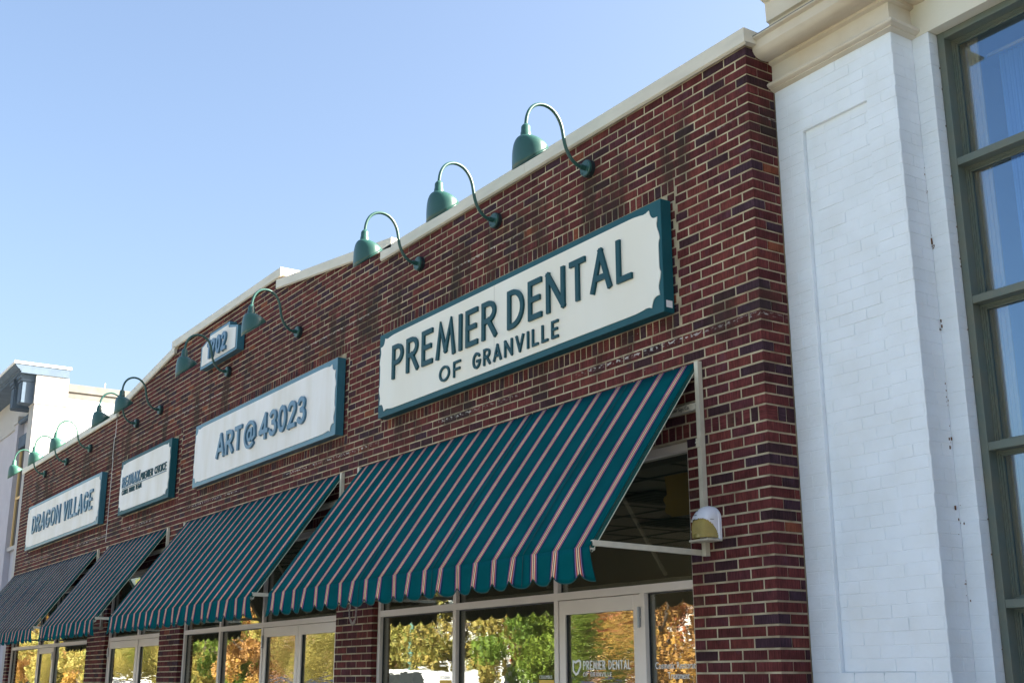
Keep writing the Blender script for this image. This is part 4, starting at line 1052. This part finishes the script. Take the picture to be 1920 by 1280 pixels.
TR = [('orange', -19.3, -15.2, .86, 'reflected in the pane right of the dentist door'), ('green', -23.4, -15.6, .62, 'small one reflected in the dentist door'),
      ('green', -25.0, -15.8, .72, 'reflected just left of the dentist door'), ('red', -28.6, -21.5, .82, 'set back in front of the white siding building'),
      ('yellow', -31.2, -16.3, .95, 'reflected in the middle dentist pane'), ('yellow', -36.2, -15.9, 1.0, 'reflected in the leftmost dentist pane'),
      ('red', -35.5, -22.5, .9, 'set back behind two yellow trees'), ('yellow', -41.5, -16, .98, 'reflected in the right door under the ART sign'),
      ('orange', -46.5, -15.6, .9, 'reflected in the left door under the ART sign'), ('green', -51, -16, .95, 'reflected in the pane beside the double doors'),
      ('yellow', -56.5, -16.6, 1.05, 'reflected in the leftmost pane under the ART sign'), ('yellow', -62.5, -15.8, .95, 'in front of the long white building'),
      ('green', -67, -17, 1.0, 'reflected in the narrow shop'), ('yellow', -73, -16, 1.0, 'just past the farther lamp post'), ('orange', -79, -16.2, 1.05, 'in front of the dusty red building'),
      ('yellow', -85, -16, 1.05, 'third from the far end'), ('orange', -92, -16.5, 1.1, 'second from the far end'), ('yellow', -99, -16, 1.15, 'last at the far end')]
for k, x, y, s_, lb_ in TR: tree(k, x, y, s_, '%s leaved street tree, %s' % (k, lb_))
def far_building(x0, x1, y0, y1, h, m, label):
    t = thing('far_building', label, 'building', ((x0+x1)/2, y1, 0))
    b = MB(); b.box(x0, x1, y0, y1, 0, h); obj('wall', b, m, t)
    b = MB(); b.box(x0-.2, x1+.2, y0-.2, y1+.2, h+.002, h+.35); obj('roof', b, M_WSID, t)
    n = max(2, int((x1-x0)/3.2))
    for i in range(n):
        xc = x0+(i+.5)*(x1-x0)/n
        for zb_ in ((1.0, 4.2) if h > 6 else (1.0,)):
            b = MB(); b.box(xc-.65, xc+.65, y1+.003, y1+.06, zb_, zb_+1.7); w_ = obj('window', b, M_WSID, t)
            p_ = MB(); p_.box(xc-.55, xc+.55, y1+.061, y1+.07, zb_+.1, zb_+1.6); obj('pane', p_, M_DWIN, w_)
    return t
far_building(-40.3, -29, -44, -31, 4.6, M_WSID, 'white siding building mirrored in the nearest shop window')
far_building(-47.5, -41, -44, -33, 5.6, M_OBR, 'orange brick building mirrored in the dentist door')
far_building(-68, -49, -48, -34, 5.6, M_WSID, 'long white building behind the street trees')
far_building(-92, -69, -48, -34, 6.4, M_PINK, 'dusty red brick building behind the farther trees')
# unseen brick building, added past the right frame edge to block sky light
t = thing('added_sky_blocker', 'unseen brick building added beyond the white building to block sky light', 'building', (16, 2, 0))
b = MB(); b.box(9.5, 26, -2.4, 9, 0, 6.6); obj('wall', b, M_PINK, t)
b = MB(); b.box(9.3, 26.2, -2.6, 9.2, 6.602, 6.9); obj('cornice', b, M_LINT, t)
for k in range(4):
    for zb_ in (1.2, 4.0):
        b = MB(); b.box(9.44, 9.497, -1.9+k*2.6, -.5+k*2.6, zb_, zb_+1.9); w_ = obj('window', b, M_WSID, t)
        p_ = MB(); p_.box(9.425, 9.438, -1.8+k*2.6, -.6+k*2.6, zb_+.1, zb_+1.8); obj('pane', p_, M_DWIN, w_)
def car(x, y, m, label, hgt=1.7, ln_=4.8, rot=0):
    t = thing('parked_car', label, 'car', (x, y, 0), 'cars parked across the street')
    pr = [(-.5, .32), (.5, .32), (.5, .62), (.46, .80), (.27, .90), (.15, 1.0*hgt-.06), (.08, hgt), (-.34, hgt), (-.44, hgt-.1), (-.49, .95), (-.5, .6)]
    b = MB(); P = [(x+px*ln_, pz) for px, pz in pr]; b.prism(P, y-.9, y+.9); o = obj('body', b, m, t); md = o.modifiers.new('b', 'BEVEL'); md.width = .07; md.segments = 3
    b = MB(); P = [(x+.235*ln_, .95), (x+.135*ln_, hgt-.12), (x-.33*ln_, hgt-.12), (x-.42*ln_, .95)]; b.prism(P, y-.905, y+.905); obj('window', b, M_DWIN, t)
    for sx_ in (-.31, .31):
        for sy in (-1, 1):
            b = MB(); b.tube([(x+sx_*ln_, y+sy*.72, .33), (x+sx_*ln_, y+sy*.92, .33)], .33, 20); w_ = obj('wheel', b, M_TYRE, t)
            b = MB(); b.tube([(x+sx_*ln_, y+sy*.921, .33), (x+sx_*ln_, y+sy*.925, .33)], .2, 16); obj('rim', b, M_WHITE, w_)
    for sy in (-1, 1):
        b = MB(); b.box(x+.49*ln_, x+.505*ln_, y+sy*.7-.15, y+sy*.7+.15, .62, .75); obj('headlight', b, M_WHITE, t)
    return t
car(-26, -12.6, M_CARW, 'white van parked across the street', 1.95)
car(-34.5, -12.6, M_CARB, 'dark blue car parked across the street', 1.55)
car(-19.5, -12.6, M_CARB, 'dark car parked opposite the white pilaster', 1.5)
car(-56, -12.6, M_CARW, 'white car parked farther along the street', 1.6)
for x, lb_ in ((-31.5, 'pale green lamp post across from the dentist window'), (-70.5, 'pale green lamp post farther along the street')):
    t = thing('street_lamp', lb_, 'street lamp', (x, -14.7, .13), 'lamp posts across the street')
    b = MB(); b.tube([(x, -14.7, .13), (x, -14.7, .5), (x, -14.7, .55), (x, -14.7, 3.6), (x, -14.7, 3.7)], [.13, .13, .07, .055, .09], 14); obj('post', b, M_POLE, t)
    b = MB(); b.tube([(x, -14.7, 3.7), (x, -14.7, 3.95), (x, -14.7, 4.2), (x, -14.7, 4.3)], [.10, .17, .14, .03], 14); obj('lamp_globe', b, M_WHITE, t, smooth=True)
